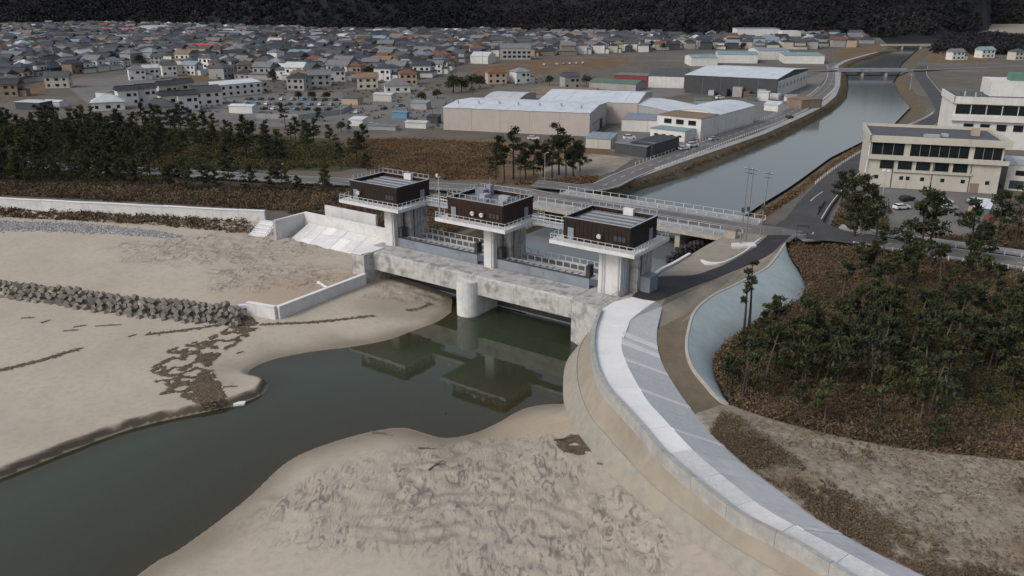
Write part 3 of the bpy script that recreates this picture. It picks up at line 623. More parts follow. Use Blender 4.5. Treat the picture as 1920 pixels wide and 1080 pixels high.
# ------------------------------------------------------------------ gate towers
TOWERS = [(-49.0, 'left', -5.5, -3.1), (-24.5, 'middle', -5.7, -3.6), (0.0, 'right', -6.6, -2.5)]
tw_rail = MB().box(-.05, .05, -.05, .05, 0, 1.1).mesh('post'); parapet_post = MB().box(-.06, .06, -.06, .06, 0, .8).mesh('roof_post')
def tower(a0, side, l0, l1):
    lab = {'left': 'dark boxy gate control tower on the left abutment, farthest of the three', 'middle': 'dark boxy gate control tower over the centre pier with rooftop equipment', 'right': 'dark boxy gate control tower beside the asphalt ramp, nearest of the three'}[side]
    t = thing('gate_tower', lab, 'tower', U(a0, 0, 0), GRZ, 'gate control towers')
    MB().box(l0, l1, 2.0, 4.2, 7.42, 15.5).build('pillar', 'concrete_pier', t)
    MB().box(l0 + .15, l1 + 1.5, 5.2, 10.2, 3.0, 15.5).build('pillar', 'concrete_beam', t)
    MB().box(l0 + .3, l1 - .3, 4.19, 5.21, 7.4, 15.5).build('slot_wall', 'steel_dark', t)
    for d in (-.9, .55): MB().box(l1 + .02, l1 + .25, 3.6 + d, 3.9 + d, 7.4, 15.5).build('guide_rail', 'galvanised', t)
    if side == 'right': MB().box(-1.0, .9, 6.0, 9.0, 7.4, 10.2).build('machine_box', 'steel_gate', t); MB().box(-.7, -.1, 5.195, 5.19 + .0, 7.6, 9.6) if False else None
    # platform slab with a tapered underside
    x0, x1, y0, y1 = -14.0, 1.6, -1.6, 11.0
    pl = MB(); pl.v = [(x0 + 3.5, y0 + 2.4, 14.9), (x1 - 3.0, y0 + 2.4, 14.9), (x1 - 3.0, y1 - 1, 14.9), (x0 + 3.5, y1 - 1, 14.9)] + [(x, y, z) for z in (15.55, 16.15) for x, y in ((x0, y0), (x1, y0), (x1, y1), (x0, y1))]
    pl.f = [(3, 2, 1, 0)] + [(i, (i + 1) % 4, 4 + (i + 1) % 4, 4 + i) for i in range(4)] + [(4 + i, 4 + (i + 1) % 4, 8 + (i + 1) % 4, 8 + i) for i in range(4)] + [(8, 9, 10, 11)]
    pl.build('platform', 'concrete_new', t)
    railing(t, [(x0 + .15, y1 - .15), (x0 + .15, y0 + .15), (x1 - .15, y0 + .15), (x1 - .15, y1 - .15), (x0 + .15, y1 - .15)], 16.154, 'rail_grey', 1.25, 1.1, (1.06, .55), tw_rail)
    # cabin: ribbed dark walls, overhanging roof ring and a sunken roof deck
    cm = 'cabin_rust' if side == 'middle' else 'cabin'
    cx0, cx1, cy0, cy1 = -12.4, 0, 0, 9.5
    cab = MB().box(cx0 + .12, cx1 - .12, cy0 + .12, cy1 - .12, 16.156, 19.0).build('cabin', cm, t)
    def ribs(face):
        n = 16 if face in 'fb' else 12
        for k in range(n):
            if face == 'f': a = cx0 + .12 + (cx1 - cx0 - .24) * (k + .5) / n; e = (cx1 - cx0 - .24) / n * .46; b = MB().box(a - e, a + e, cy0 + .05, cy0 + .118, 16.3, 19.4)
            elif face == 'r': a = cy0 + .12 + (cy1 - cy0 - .24) * (k + .5) / n; e = (cy1 - cy0 - .24) / n * .46; b = MB().box(cx1 - .118, cx1 - .05, a - e, a + e, 16.3, 19.4)
            elif face == 'l': a = cy0 + .12 + (cy1 - cy0 - .24) * (k + .5) / n; e = (cy1 - cy0 - .24) / n * .46; b = MB().box(cx0 + .05, cx0 + .118, a - e, a + e, 16.3, 19.4)
            else: a = cx0 + .12 + (cx1 - cx0 - .24) * (k + .5) / n; e = (cx1 - cx0 - .24) / n * .46; b = MB().box(a - e, a + e, cy1 - .118, cy1 - .05, 16.3, 19.4)
            b.build('cladding_panel', cm, cab)
    for fc in 'frlb': ribs(fc)
    wd = 1.1                                         # roof ring around the sunken deck
    for nm, b in (('parapet', (cx0, cx1, cy0, cy0 + .28)), ('parapet', (cx0, cx1, cy1 - .28, cy1)), ('parapet', (cx0, cx0 + .28, cy0 + .282, cy1 - .282)), ('parapet', (cx1 - .28, cx1, cy0 + .282, cy1 - .282))):
        MB().box(*b, 19.42, 19.9).build(nm, cm, t)
        MB().box(b[0] - .03, b[1] + .03, b[2] - .03, b[3] + .03, 19.904, 19.97).build('coping', 'galvanised', t)
    MB().box(cx0 + .13, cx1 - .13, cy0 + .13, cy1 - .13, 19.004, 19.2).build('roof_deck', 'roof_deck', t)
    if side != 'middle':
        for k in range(9):
            b = cy0 + .9 + k * .93; MB().box(cx0 + 1.2, cx1 - 1.4, b - .3, b + .3, 19.2, 19.42).build('roof_duct', 'galvanised' if k % 2 else 'roof_deck', t)
    else:
        for k, (ax, by, sx, sy, h) in enumerate(((-9.5, 6.5, .9, .7, 1.3), (-7.6, 5.0, .6, .9, .9), (-8.6, 7.9, .5, .5, 2.0), (-4.0, 6.2, 1.0, .6, .8), (-5.8, 2.6, .7, .5, .7), (-2.5, 3.4, .5, .8, .6))):
            MB().box(ax - sx, ax + sx, by - sy, by + sy, 19.2, 19.2 + h).build('roof_unit', 'galvanised' if k % 2 else 'steel_gate', t)
        MB().tube([(-8.6, 7.9, 21), (-8.6, 7.9, 22.6)], .05, 6).build('aerial', 'galvanised', t)
    railing(t, [(cx0 + .15, cy0 + (.9 if side != 'middle' else .15)), (cx0 + .15, cy1 - .15), (cx1 - .15, cy1 - .15)] if side != 'middle' else [(cx0 + .15, cy1 - .15), (cx0 + .15, cy0 + .15), (cx1 - .15, cy0 + .15), (cx1 - .15, cy1 - .15), (cx0 + .15, cy1 - .15)], 20.0, 'galvanised', 1.3, .8, (.78,), parapet_post)
    if side != 'middle': MB().box(cx0 + 6.5, cx0 + 8.3, cy1 - 1.0, cy1 - .35, 19.2, 20.6).build('roof_hatch', 'white_metal', t)
    # doors, louvres, ladder and cable tray
    MB().box(-11.4, -10.3, -.09, -.045, 16.2, 18.3).build('door', 'steel_gate', t); MB().box(-.045, .0, 6.6, 7.8, 16.2, 18.3).build('door', 'steel_gate', t)
    for k in range(3): MB().box(-2.9 + .75 * k, -2.3 + .75 * k, -.09, -.045, 17.4, 18.2).build('louvre', 'steel_dark', t)
    ld = MB()
    for s_ in (-.25, .25): ld.bar((l0 + 1.0 + s_, 1.9, 7.5), (l0 + 1.0 + s_, 1.9, 14.8), .05)
    for k in range(22): ld.bar((l0 + .75, 1.9, 7.7 + .33 * k), (l0 + 1.25, 1.9, 7.7 + .33 * k), .035)
    if side == 'right': ld.build('ladder', 'galvanised', t)
    MB().box(l1 - .45, l1 - .25, 1.88, 1.99, 7.5, 15.4).build('cable_tray', 'galvanised', t)
    for k in range(3): MB().tube([(l1 + 1.52, 6.2 + k * 1.1, 7.5), (l1 + 1.62, 6.2 + k * 1.1, 15.4)], .09, 6).build('pipe', 'galvanised' if k else 'steel_dark', t)
    # flood lamps on the front wall
    for ax in ((-9.6,) if side == 'left' else (-6.2, -4.2) if side == 'middle' else (-5.3,)):
        l = MB().tube([(ax, -.05, 17.9), (ax, -.35, 17.95)], .08, 8).build('lamp_arm', 'white_metal', t)
        MB().tube([(ax, -.3, 17.95), (ax, -.5, 17.9), (ax, -.78, 17.8)], [.16, .36, .40], 12).build('lamp_head', 'white_metal', l)
    return t
for a in TOWERS: tower(*a)
# catwalks between neighbouring platforms, upstream side
for a0, a1, lab in ((-47.4, -38.5, 'railed grey catwalk linking the left and middle gate towers'), (-22.9, -14.0, 'railed grey catwalk linking the middle and right gate towers')):
    c = thing('catwalk', lab, 'catwalk', GO, GRZ, 'catwalks between the gate towers')
    MB().box(a0, a1, 6.4, 8.6, 15.6, 16.1).build('deck', 'galvanised', c)
    for b in (6.5, 8.5): railing(c, [(a0 + .1, b), (a1 - .1, b)], 16.1, 'white_metal', 1.2, 1.1, (1.06, .55), tw_rail)
lp = thing('lamp_post', 'slim grey lamp post rising from the middle tower platform corner', 'lamp post', U(-37.9, -.9, 16.154), GRZ)
MB().tube([(0, 0, 0), (0, 0, 7.3)], [.14, .09], 8).build('pole', 'galvanised', lp); MB().box(-.35, .35, -.3, .3, 7.3, 7.42).build('bracket', 'galvanised', lp); MB().tube([(-.2, -.2, 7.42), (-.2, -.2, 7.9)], [.2, .26], 10).build('lamp_head', 'white_metal', lp)
MB().tube([(0, 0, 5.2), (.7, .0, 5.5)], .05, 6).build('arm', 'galvanised', lp)

# ------------------------------------------------------------------ left wing walls, apron and steps
ww = thing('wing_wall', 'low white L-shaped retaining wall running from the left abutment along the sand', 'wall', GO, GRZ)
def wallpiece(p, q, t, z0, z1, name, parent, mat='concrete_new', z1b=None, cope=.12):
    d = (Vector((*q, 0)) - Vector((*p, 0))); n = Vector((-d.y, d.x, 0)).normalized() * t / 2; z1b = z1 if z1b is None else z1b
    mb = MB(); c = [Vector((*p, 0)) - n, Vector((*q, 0)) - n, Vector((*q, 0)) + n, Vector((*p, 0)) + n]; zt = (z1, z1b, z1b, z1)
    mb.v = [(v.x, v.y, z0) for v in c] + [(v.x, v.y, zt[i]) for i, v in enumerate(c)]
    mb.f = [(0, 3, 2, 1), (4, 5, 6, 7)] + [(i, (i + 1) % 4, 4 + (i + 1) % 4, 4 + i) for i in range(4)]
    return mb.build(name, mat, parent)
pts = [(-53.0, -5.62), (-52.9, -12.4), (-52.75, -19.6), (-52.6, -26.9)]
for i in range(3): wallpiece(pts[i], (pts[i + 1][0], pts[i + 1][1] + .03), .6, -.5, 3.75, 'wall_panel', ww); wallpiece(pts[i], pts[i + 1], .8, 3.754, 3.85, 'coping', ww, 'concrete_white')
wallpiece((-52.88, -27.2), (-58.6, -28.5), .6, -.5, 3.75, 'wall_panel', ww); wallpiece((-52.9, -27.25), (-58.6, -28.5), .8, 3.758, 3.85, 'coping', ww, 'concrete_white')
sw = thing('slab', 'thin white drain edge strip lying in the sand behind the wing wall', 'kerb', GO, GRZ); bpy.data.objects.remove(sw)
k = wallpiece((-57.8, -13.2), (-53.4, -14.6), .3, 2.6, 3.5, 'kerb', None, 'concrete_white'); k.location = GO; k.rotation_euler = (0, 0, GRZ); tag(k, 'thin white kerb strip half buried in the sand beside the wing wall', 'kerb')
ap = thing('apron', 'white paved revetment slope with parapet wall left of the left gate tower', 'revetment', GO, GRZ)
NP = 9
for k in range(NP):
    for j in range(3):
        a0 = -84.2 + (84.2 - 56.4) * k / NP; a1 = -84.2 + (84.2 - 56.4) * (k + 1) / NP - .06
        f = lambda t: (8.6 - 6.6 * t, 5.9 - 2.9 * t)
        (b0, z0), (b1, z1) = f(j / 3), f((j + 1) / 3 - .012); dz = rng.uniform(-.03, .03)
        mb = MB(); mb.v = [(a0, b1, z1 - .3), (a1, b1, z1 - .3), (a1, b0, z0 - .3), (a0, b0, z0 - .3), (a0, b1, z1 + dz), (a1, b1, z1 + dz), (a1, b0, z0 + dz), (a0, b0, z0 + dz)]
        mb.f = [(0, 3, 2, 1), (4, 5, 6, 7)] + [(i, (i + 1) % 4, 4 + (i + 1) % 4, 4 + i) for i in range(4)]; mb.build('paving_slab', rng.choice(['concrete_white', 'concrete_new', 'concrete_new']), ap)
for k in range(5):
    a0 = -85.8 + (85.8 - 54.8) * k / 5; wallpiece((a0, 9.0), (a0 + 31 / 5 - .04, 9.0), .6, 2.5, 8.0, 'parapet_panel', ap)
wallpiece((-85.8, 9.0), (-54.8, 9.0), .75, 8.004, 8.1, 'coping', ap, 'concrete_white')
wallpiece((-86.1, 9.3), (-86.1, .8), .7, 2.4, 7.9, 'end_wall', ap, 'concrete_new', 7.9)
wallpiece((-86.0, .45), (-91.5, 5.6), .6, 2.4, 7.9, 'end_wall', ap, 'concrete_new', 5.6)
wallpiece((-86.1, 15.5), (-70, 15.5), .6, 3, 8.3, 'back_wall', ap, 'concrete_new')
st = thing('stairway', 'white concrete steps climbing from the sand to the sea wall', 'stairs', U(-91.6, -.6, 3.1), GRZ + R(14))
for k in range(9): MB().box(-2.3, 2.3, k * .62, 5.9, k * .3, k * .3 + .295).build('step', 'concrete_white' if k % 2 else 'concrete_new', st)
for s_ in (-2.55, 2.55):
    for k in range(5): MB().box(s_ - .04, s_ + .04, .2 + k * 1.2, .28 + k * 1.2, k * .58 - .2, k * .58 + 1.1).build('post', 'galvanised', st)
    MB().bar((s_, .24, 1.1), (s_, 5.04, 3.42), .07).build('handrail', 'galvanised', st)
# left sea wall: panels with joints
swl = thing('sea_wall', 'long pale concrete sea wall running left behind the brown brush strip', 'wall')
n = len(SEAWALL); sides = [offset(SEAWALL, .35), offset(SEAWALL, -.35)]
for i in range(0, n - 3, 3):
    A = trim(sides[0], i, i + 3, .012); B = trim(sides[1], i, i + 3, .012); dz = .04 * math.sin(i * 1.3)
    solid('wall_panel', [A + [0, 0, dz], B + [0, 0, dz]], 2.6, 'concrete_new', swl)
    solid('coping', [trim(offset(SEAWALL, .5), i, i + 3, .012) + [0, 0, dz + .13], trim(offset(SEAWALL, -.5), i, i + 3, .012) + [0, 0, dz + .13]], lambda z: z - .126, 'concrete_white', swl)

# ------------------------------------------------------------------ right-hand walls, kerb pad
rwall = thing('wing_wall', 'white coping wall between the ramp and the water upstream of the gate', 'wall')
e0 = soften(em, 2)[4:34]; solid('wall_body', [offset(e0, .3) + [0, 0, .3], offset(e0, -.1) + [0, 0, .3]], -1, 'concrete_pier', rwall)
solid('coping', [offset(e0, .4) + [0, 0, .42], offset(e0, -.2) + [0, 0, .42]], lambda z: z - .116, 'concrete_white', rwall)
kp = smooth(PP([(1314, 487, 5.75), (1335, 493, 5.9), (1360, 490, 5.75), (1393, 473, 5.25), (1418, 452, 4.75), (1430, 446, 4.6)]), 30)
o = solid('kerb', [kp + [0, 0, .16], (kp * .55 + resample(ral[26:], 30) * .45) + [0, 0, .16]], lambda z: z - .5, 'concrete_white'); tag(o, 'curved white concrete kerb beside the asphalt ramp below the utility poles', 'kerb')
pad = MB().prism([(-2.6, -1.2), (2.4, -1.5), (3.0, 1.2), (-1.8, 1.4)], -.6, .12).build('concrete_pad', 'concrete_new', None, P(1392, 459, 5.1), .2); tag(pad, 'small pale concrete pad at the foot of the twin poles', 'pad')

# ------------------------------------------------------------------ road bridge behind the gate, far bridge
rb = thing('road_bridge', 'flat concrete road bridge with white railings behind the gate towers', 'bridge', GO, GRZ)
MB().box(-56.5, -4.0, 56, 75, 3.4, 4.3).build('deck', 'concrete_old', rb)
MB().box(-57, 7, 60.6, 70.4, 4.2, 4.52).build('carriageway', 'asphalt_old', rb)
MB().box(-57, -3, 56.0, 60.4, 4.304, 4.70).build('footway', 'pavement', rb); MB().box(-57, -3, 70.6, 75, 4.304, 4.70).build('footway', 'pavement', rb)
for a in (-44, -30.5, -17): MB().box(a - .6, a + .6, 57, 74, -2, 3.39).build('pier', 'concrete_old', rb)
bp = MB().box(-.09, .09, -.06, .06, 0, .95).mesh('post'); bpt = MB().box(-.05, .05, -.05, .05, 0, 1.1).mesh('post')
for b, p_, stp in ((56.2, bp, 2.6), (60.2, bp, 2.6), (70.8, bp, 2.6), (74.8, bp, 2.6)): railing(rb, [(-56.8, b), (-3.2, b)], 4.70, 'rail_grey', stp, 1.0, (.95,), p_)
MB().box(-56.9, -3.1, 65.42, 65.58, 4.524, 4.528).build('centre_line', 'paint', rb)
for b in (61.2, 69.8): MB().box(-56.9, -3.1, b - .08, b + .08, 4.524, 4.528).build('edge_line', 'paint', rb)
fbr = thing('far_bridge', 'low dark girder bridge crossing the canal in the distance', 'bridge')
b0, b1 = P(1570, 131, 4), P(1704, 131, 4); dv = (b1 - b0); L_ = dv.length; fbr.location = (b0.x, b0.y, 0); fbr.rotation_euler = (0, 0, math.atan2(dv.y, dv.x))
MB().box(-1, L_ + 1, -4.6, 4.6, 2.9, 4.05).build('deck', 'concrete_old', fbr); MB().box(-1, L_ + 1, -5.0, -4.62, 3.1, 4.9).build('parapet', 'steel_gate', fbr); MB().box(-1, L_ + 1, 4.62, 5.0, 3.1, 4.9).build('parapet', 'steel_gate', fbr)
for t in (.33, .66): MB().box(L_ * t - .8, L_ * t + .8, -4, 4, -2, 2.89).build('pier', 'concrete_old', fbr)
f2 = thing('far_bridge', 'low bridge at the canal bend farthest up the valley', 'bridge')
b0, b1 = P(1655, 84, 4), P(1760, 84, 4); dv = (b1 - b0); L_ = dv.length; f2.location = (b0.x, b0.y, 0); f2.rotation_euler = (0, 0, math.atan2(dv.y, dv.x))
MB().box(-1, L_ + 1, -4, 4, 2.9, 4.1).build('deck', 'concrete_old', f2); MB().box(-1, L_ + 1, -4.4, -4.02, 3.1, 5).build('parapet', 'concrete_old', f2)
for t in (.33, .66): MB().box(L_ * t - .8, L_ * t + .8, -4, 4, -2, 2.89).build('pier', 'concrete_old', f2)

# ------------------------------------------------------------------ vegetation
def leaf_cloud(cs, rs, per, size, flat=.5, up=.4, seed=0):
    """small triangles scattered through ellipsoids: centres cs (n,3), radii rs (n), per faces each"""
    g = np.random.default_rng(seed); cs = np.repeat(np.asarray(cs, float), per, 0); rs = np.repeat(np.asarray(rs, float), per); n = len(cs)
    d = g.normal(size=(n, 3)); d /= np.linalg.norm(d, axis=1)[:, None]; d *= (g.random(n) ** .45)[:, None] * rs[:, None]; d[:, 2] *= flat
    c = cs + d; a = g.normal(size=(n, 3)); a[:, 2] *= 1 - up; a /= np.linalg.norm(a, axis=1)[:, None]; b = np.cross(a, g.normal(size=(n, 3))); b /= np.linalg.norm(b, axis=1)[:, None]
    s_ = (size * (.6 + .8 * g.random(n)))[:, None]
    v = np.stack([c - a * s_ * .34, c + a * s_ * .34, c + b * s_ * 1.15], 1).reshape(-1, 3); f = np.arange(3 * n).reshape(-1, 3)
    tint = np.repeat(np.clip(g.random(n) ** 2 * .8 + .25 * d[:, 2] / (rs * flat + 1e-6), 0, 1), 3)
    return v, f, tint
def pine_proto(seed, h, crown0, spread, mat, dens=1.0, bark='bark'):
    """a coastal pine: leaning bare trunk, limbs, flat needle clumps"""
    g = random.Random(seed); tr = MB(); lean = (g.uniform(-.09, .09), g.uniform(-.09, .09)); pts = []
    for k in range(7):
        t = k / 6; pts.append(Vector((lean[0] * h * t * t + .12 * math.sin(3 * t + seed), lean[1] * h * t * t + .12 * math.cos(4 * t + seed), h * .96 * t)))
    r0 = .022 * h; tr.tube(pts, [r0 * (1 - .8 * k / 6) for k in range(7)], 6); cs, rs = [], []
    nl = max(6, int((1 - crown0) * h * 2.3 * dens))
    for k in range(nl):
        t = crown0 + (1 - crown0) * (k + g.random()) / nl; i = min(5, int(t * 6)); p = pts[i].lerp(pts[i + 1], t * 6 - i); az = g.uniform(0, 6.28)
        ln = spread * (1.15 - .75 * (t - crown0) / (1 - crown0)) * g.uniform(.35, 1.2); q = p + Vector((math.cos(az) * ln, math.sin(az) * ln, ln * g.uniform(.1, .45)))
        tr.tube([p, p.lerp(q, .55) + Vector((0, 0, .12)), q], [r0 * .32, r0 * .2, r0 * .08], 4, False)
        for m_ in range(2): cs.append(tuple(p.lerp(q, .65 + .4 * m_))); rs.append(spread * g.uniform(.20, .40))
    cs.append(tuple(pts[-1])); rs.append(spread * .42)
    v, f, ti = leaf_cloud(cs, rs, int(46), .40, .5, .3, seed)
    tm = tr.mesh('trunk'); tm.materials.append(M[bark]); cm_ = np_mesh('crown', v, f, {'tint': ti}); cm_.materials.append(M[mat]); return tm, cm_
TALL = [pine_proto(k, h, c, s, m, d) for k, (h, c, s, m, d) in enumerate(((11, .30, 2.7, 'pine', 1.1), (12.5, .38, 2.9, 'pine', 1.1), (9.5, .22, 2.6, 'pine', 1.2), (13.5, .42, 3.0, 'pine', 1), (10, .2, 2.8, 'pine', 1.2), (11.5, .3, 2.6, 'pine_light', 1)))]
YOUNG = [pine_proto(20 + k, h, c, s, m, d, b) for k, (h, c, s, m, d, b) in enumerate(((6.4, .55, 1.8, 'pine', .9, 'bark'), (7.2, .6, 1.9, 'pine', .9, 'bark'), (5.6, .5, 1.6, 'pine_light', .9, 'bark_pale'), (7.8, .66, 2.0, 'pine', .9, 'bark_pale'), (4.6, .35, 1.5, 'pine', 1.0, 'bark'), (6.0, .5, 1.8, 'pine_light', .9, 'bark')))]
THIN = [pine_proto(33, 11.0, .38, 1.25, 'pine_light', .42), pine_proto(35, 12.3, .55, 1.35, 'pine', .5)]
def round_proto(seed, h, r, mat):
    g = random.Random(seed); tr = MB().tube([(0, 0, 0), (.1, 0, h * .35), (0, .1, h * .6)], [.28, .2, .1], 6); cs, rs = [], []
    for k in range(16):
        az = g.uniform(0, 6.28); el = g.uniform(-.3, 1.2); cs.append((math.cos(az) * math.cos(el) * r * .6, math.sin(az) * math.cos(el) * r * .6, h * .58 + math.sin(el) * h * .32)); rs.append(r * g.uniform(.35, .55))
        tr.tube([(0, 0, h * .35), tuple(.8 * x for x in cs[-1][:2]) + (cs[-1][2],)], [.08, .03], 4, False)
    v, f, ti = leaf_cloud(cs, rs, 60, .6, .8, .1, seed); tm = tr.mesh('trunk'); tm.materials.append(M['bark']); cm_ = np_mesh('crown', v, f, {'tint': ti}); cm_.materials.append(M[mat]); return tm, cm_
ROUND = [round_proto(40 + k, h, r, m) for k, (h, r, m) in enumerate(((8, 4, 'pine'), (6, 3.5, 'pine_light'), (9, 5, 'pine'), (5, 3, 'brush_green')))]
def bare_proto(seed, h):
    g = random.Random(seed); tr = MB(); tips = []
    def grow(p, d, ln, r, lv):
        q = p + d * ln; tr.tube([p, q], [r, r * .6], 4 if lv else 6, False)
        if lv >= 4: tips.append(tuple(q)); return
        for _ in range(3):
            e = (d + Vector((g.uniform(-.8, .8), g.uniform(-.8, .8), g.uniform(-.1, .6)))).normalized(); grow(q, e, ln * g.uniform(.6, .85), r * .55, lv + 1)
    grow(Vector((0, 0, 0)), Vector((0, 0, 1)), h * .3, .16, 0)
    v, f, ti = leaf_cloud(tips, [.5] * len(tips), 6, .35, 1, 0, seed); tm = tr.mesh('trunk'); tm.materials.append(M['bark_pale']); cm_ = np_mesh('twigs', v, f, {'tint': ti}); cm_.materials.append(M['bare']); return tm, cm_
BARE = [bare_proto(60 + k, h) for k, h in enumerate((8, 6, 9.5))]
def tree(name, proto, loc, scale, rz, label, group=None, sz=None):
    t = thing(name, label, 'tree', loc, rz, group); t.scale = (scale, scale, sz or scale)
    put('trunk', proto[0], None, t); c_ = put('crown' if proto[1].name.startswith('crown') else 'twigs', proto[1], None, t)
    if c_.name.startswith('twigs'): c_['kind'] = 'stuff'
    return t
def spread_points(poly, n, mind, seed, weight=None):
    """dart throwing inside a plan polygon"""
    g = random.Random(seed); xs = [p[0] for p in poly]; ys = [p[1] for p in poly]; out = []
    for _ in range(n * 60):
        if len(out) >= n: break
        x, y = g.uniform(min(xs), max(xs)), g.uniform(min(ys), max(ys))
        if not inside(np.array([x]), np.array([y]), poly)[0]: continue
        if weight and g.random() > weight(x, y): continue
        if any((x - a) ** 2 + (y - b) ** 2 < mind * mind for a, b in out): continue
        out.append((x, y))
    return out
def visible(x, y, z=3, m=40):
    px, py = PIX(x, y, z); return -m < px < 1920 + m and py < 1080 + m
def rows_label(pts, nrows):
    """order points into depth rows from the front, then from the left; returns (row, place) per point"""
    order = sorted(range(len(pts)), key=lambda i: PIX(pts[i][0], pts[i][1], 3)[1], reverse=True); out = {}; per = math.ceil(len(pts) / nrows)
    for r in range(nrows):
        row = sorted(order[r * per:(r + 1) * per], key=lambda i: PIX(pts[i][0], pts[i][1], 3)[0])
        for k, i in enumerate(row): out[i] = (r + 1, k + 1)
    return out
def plant(pts, protos, name, words, where, nrows, seed, smin=.8, smax=1.15, z=3.0, group=None):
    g = random.Random(seed); rl = rows_label(pts, nrows)
    for i, (x, y) in enumerate(pts):
        k = g.randrange(len(protos)); s_ = g.uniform(smin, smax); r, c = rl[i]
        size = 'tall' if s_ > smin + .66 * (smax - smin) else 'short' if s_ < smin + .33 * (smax - smin) else 'mid-sized'
        tree(name, protos[k], (x, y, z - .1), s_, g.uniform(0, 6.28), f'{size} {words}, {nth(c)} from left in {nth(r)} tree row of {where}', group)
# left belt: dense and dark at the far left, thinning to the right
def wl(x, y):
    px, py = PIX(x, y, 3); return .95 if px < 330 else .5 if px < 560 else .36
BELT = XY(PP([(-60, 240), (150, 236), (330, 246), (520, 262), (700, 285), (690, 310), (560, 318), (330, 322), (300, 345), (-60, 335)], 3))
plant(spread_points(BELT, 175, 2.8, 3, wl), TALL, 'pine_tree', 'dark pine', 'the left belt', 9, 5, .6, .95, group='pines of the left belt')
STRIP = XY(PP([(-60, 332), (150, 338), (300, 346), (460, 354), (640, 358), (640, 366), (460, 364), (300, 359), (150, 352), (-60, 346)], 3))
plant(spread_points(STRIP, 46, 2.6, 13), TALL, 'pine_tree', 'dark pine', 'the seaward strip', 2, 15, .5, .8, group='pines on the sea side of the coast road')
# single taller pines standing out of the belt and lots behind
for k, (px, py, s_, w_) in enumerate(((462, 300, 1.15, 'tall dark pine standing above the right end of the left belt'), (535, 240, .8, 'umbrella-topped pine alone by the pale lane behind the left belt'), (600, 228, .62, 'small thin pine by the grey-walled car yard'), (340, 250, .9, 'pine rising in front of the white row houses'), (500, 300, .85, 'slender pine right of the tallest pine in the left belt'), (655, 250, .45, 'small round pine by the brown field edge'), (640, 318, .7, 'pine just left of the left gate tower roof'), (690, 322, .6, 'short pine behind the left gate tower roof'))):
    p = P(px, py, 3); tree('pine_tree', TALL[k % 5], (p.x, p.y, 2.9), s_, k * 1.3, w_)
# group behind the middle tower
for k, (px, py, s_) in enumerate(((945, 343, .95), (962, 336, 1.0), (985, 338, .9), (1000, 328, .95), (1018, 332, .9), (1035, 335, .85), (1048, 328, 1.0), (1062, 333, 1.0), (1075, 330, .95), (1088, 322, .85), (930, 338, .7), (975, 345, .6))):
    p = P(px, py, 3); tree('pine_tree', TALL[(k * 2 + 1) % 5], (p.x, p.y, 2.9), s_ * 1.15, k * 2.1, f'dark pine, {nth(sorted([945,962,985,1000,1018,1035,1048,1062,1075,1088,930,975]).index(px)+1)} from left in the clump behind the middle tower', 'pine clump behind the middle tower')
# roadside pines on the right
for k, (px, py, s_, w_) in enumerate(((1600, 455, 1.15, 'leftmost roadside pine by the junction'), (1640, 462, 1.1, 'dark roadside pine right of the junction bushes'), (1722, 482, 1.2, 'dense roadside pine in front of the car park'), (1738, 478, .95, 'narrow pine just behind the dense car park pine'), (1815, 490, 1.1, 'roadside pine in front of the small shed'), (1830, 500, .8, 'lower pine beside the shed pine'), (1900, 470, 1.0, 'rightmost roadside pine at the picture edge'), (1578, 385, .75, 'bushy pine at the corner of the cream office block'), (1596, 375, .7, 'pine close to the cream office block corner'), (1870, 455, .9, 'pine between the shed and the right picture edge'))):
    p = P(px, py, 3); tree('pine_tree', TALL[(0, 2, 4, 0, 2, 4, 1, 4, 2, 0)[k]], (p.x, p.y, 2.9), s_ * 1.2, k * 1.7, w_)
# two thin trees at the edge of the sprayed slope
for k, (px, py, s_, w_) in enumerate(((1393, 624, 1.15, 'thin dark-leaved tree in front of the pale slope, left of a pair'), (1402, 622, 1.25, 'thin dark-leaved tree in front of the pale slope, right of a pair'))):
    p = P(px, py, 3); tree('thin_tree', THIN[k], (p.x, p.y, 2.9), 1.0, k * 2.5, w_)
# right wood
WOOD = XY([Vector(p) for p in BLUE_R[24:]]) + XY([Vector(p) for p in FOREST_EDGE[1:30]]) + XY(PP([(2010, 540), (1920, 535), (1700, 500), (1560, 475), (1520, 470), (1530, 540)], 3))
def wr(x, y):
    px, py = PIX(x, y, 3); f = .95 if 600 < py < 735 else .16 if py >= 760 else .4
    if px < 1425 and py < 720 or px < 1540 and py < 640 or py < 560 and px < 1600: return 0
    if py < 600: f *= .5
    return f * (.6 if px < 1480 else 1) * max(.15, .75 + .6 * float(vnoise(np.array([x]), np.array([y]), 12, 4)[0]))
plant(spread_points(WOOD, 185, 1.6, 9, wr), YOUNG, 'young_pine', 'thin-trunked pine', 'the right wood', 11, 8, .7, 1.35, group='pines of the right wood')
# bare winter trees
for k, (px, py, s_, w_) in enumerate(((105, 232, 1.0, 'leafless pale tree behind the left pine belt'), (130, 228, 1.15, 'widest leafless tree behind the left pine belt'), (150, 232, .9, 'leafless tree right of the pale pair at the left belt'), (1605, 430, .9, 'leafless reddish tree behind the junction pines'), (1625, 415, .8, 'leafless tree between junction and office block'), (1585, 425, .75, 'leafless tree nearest the junction kerb'), (1660, 425, .6, 'small leafless tree by the car park edge'), (885, 182, .9, 'leafless tree behind the beige warehouse'), (20, 320, .9, 'leafless tree at the far left of the belt'))):
    p = P(px, py, 3); tree('bare_tree', BARE[k % 3], (p.x, p.y, 2.9), s_, k * 1.1, w_)

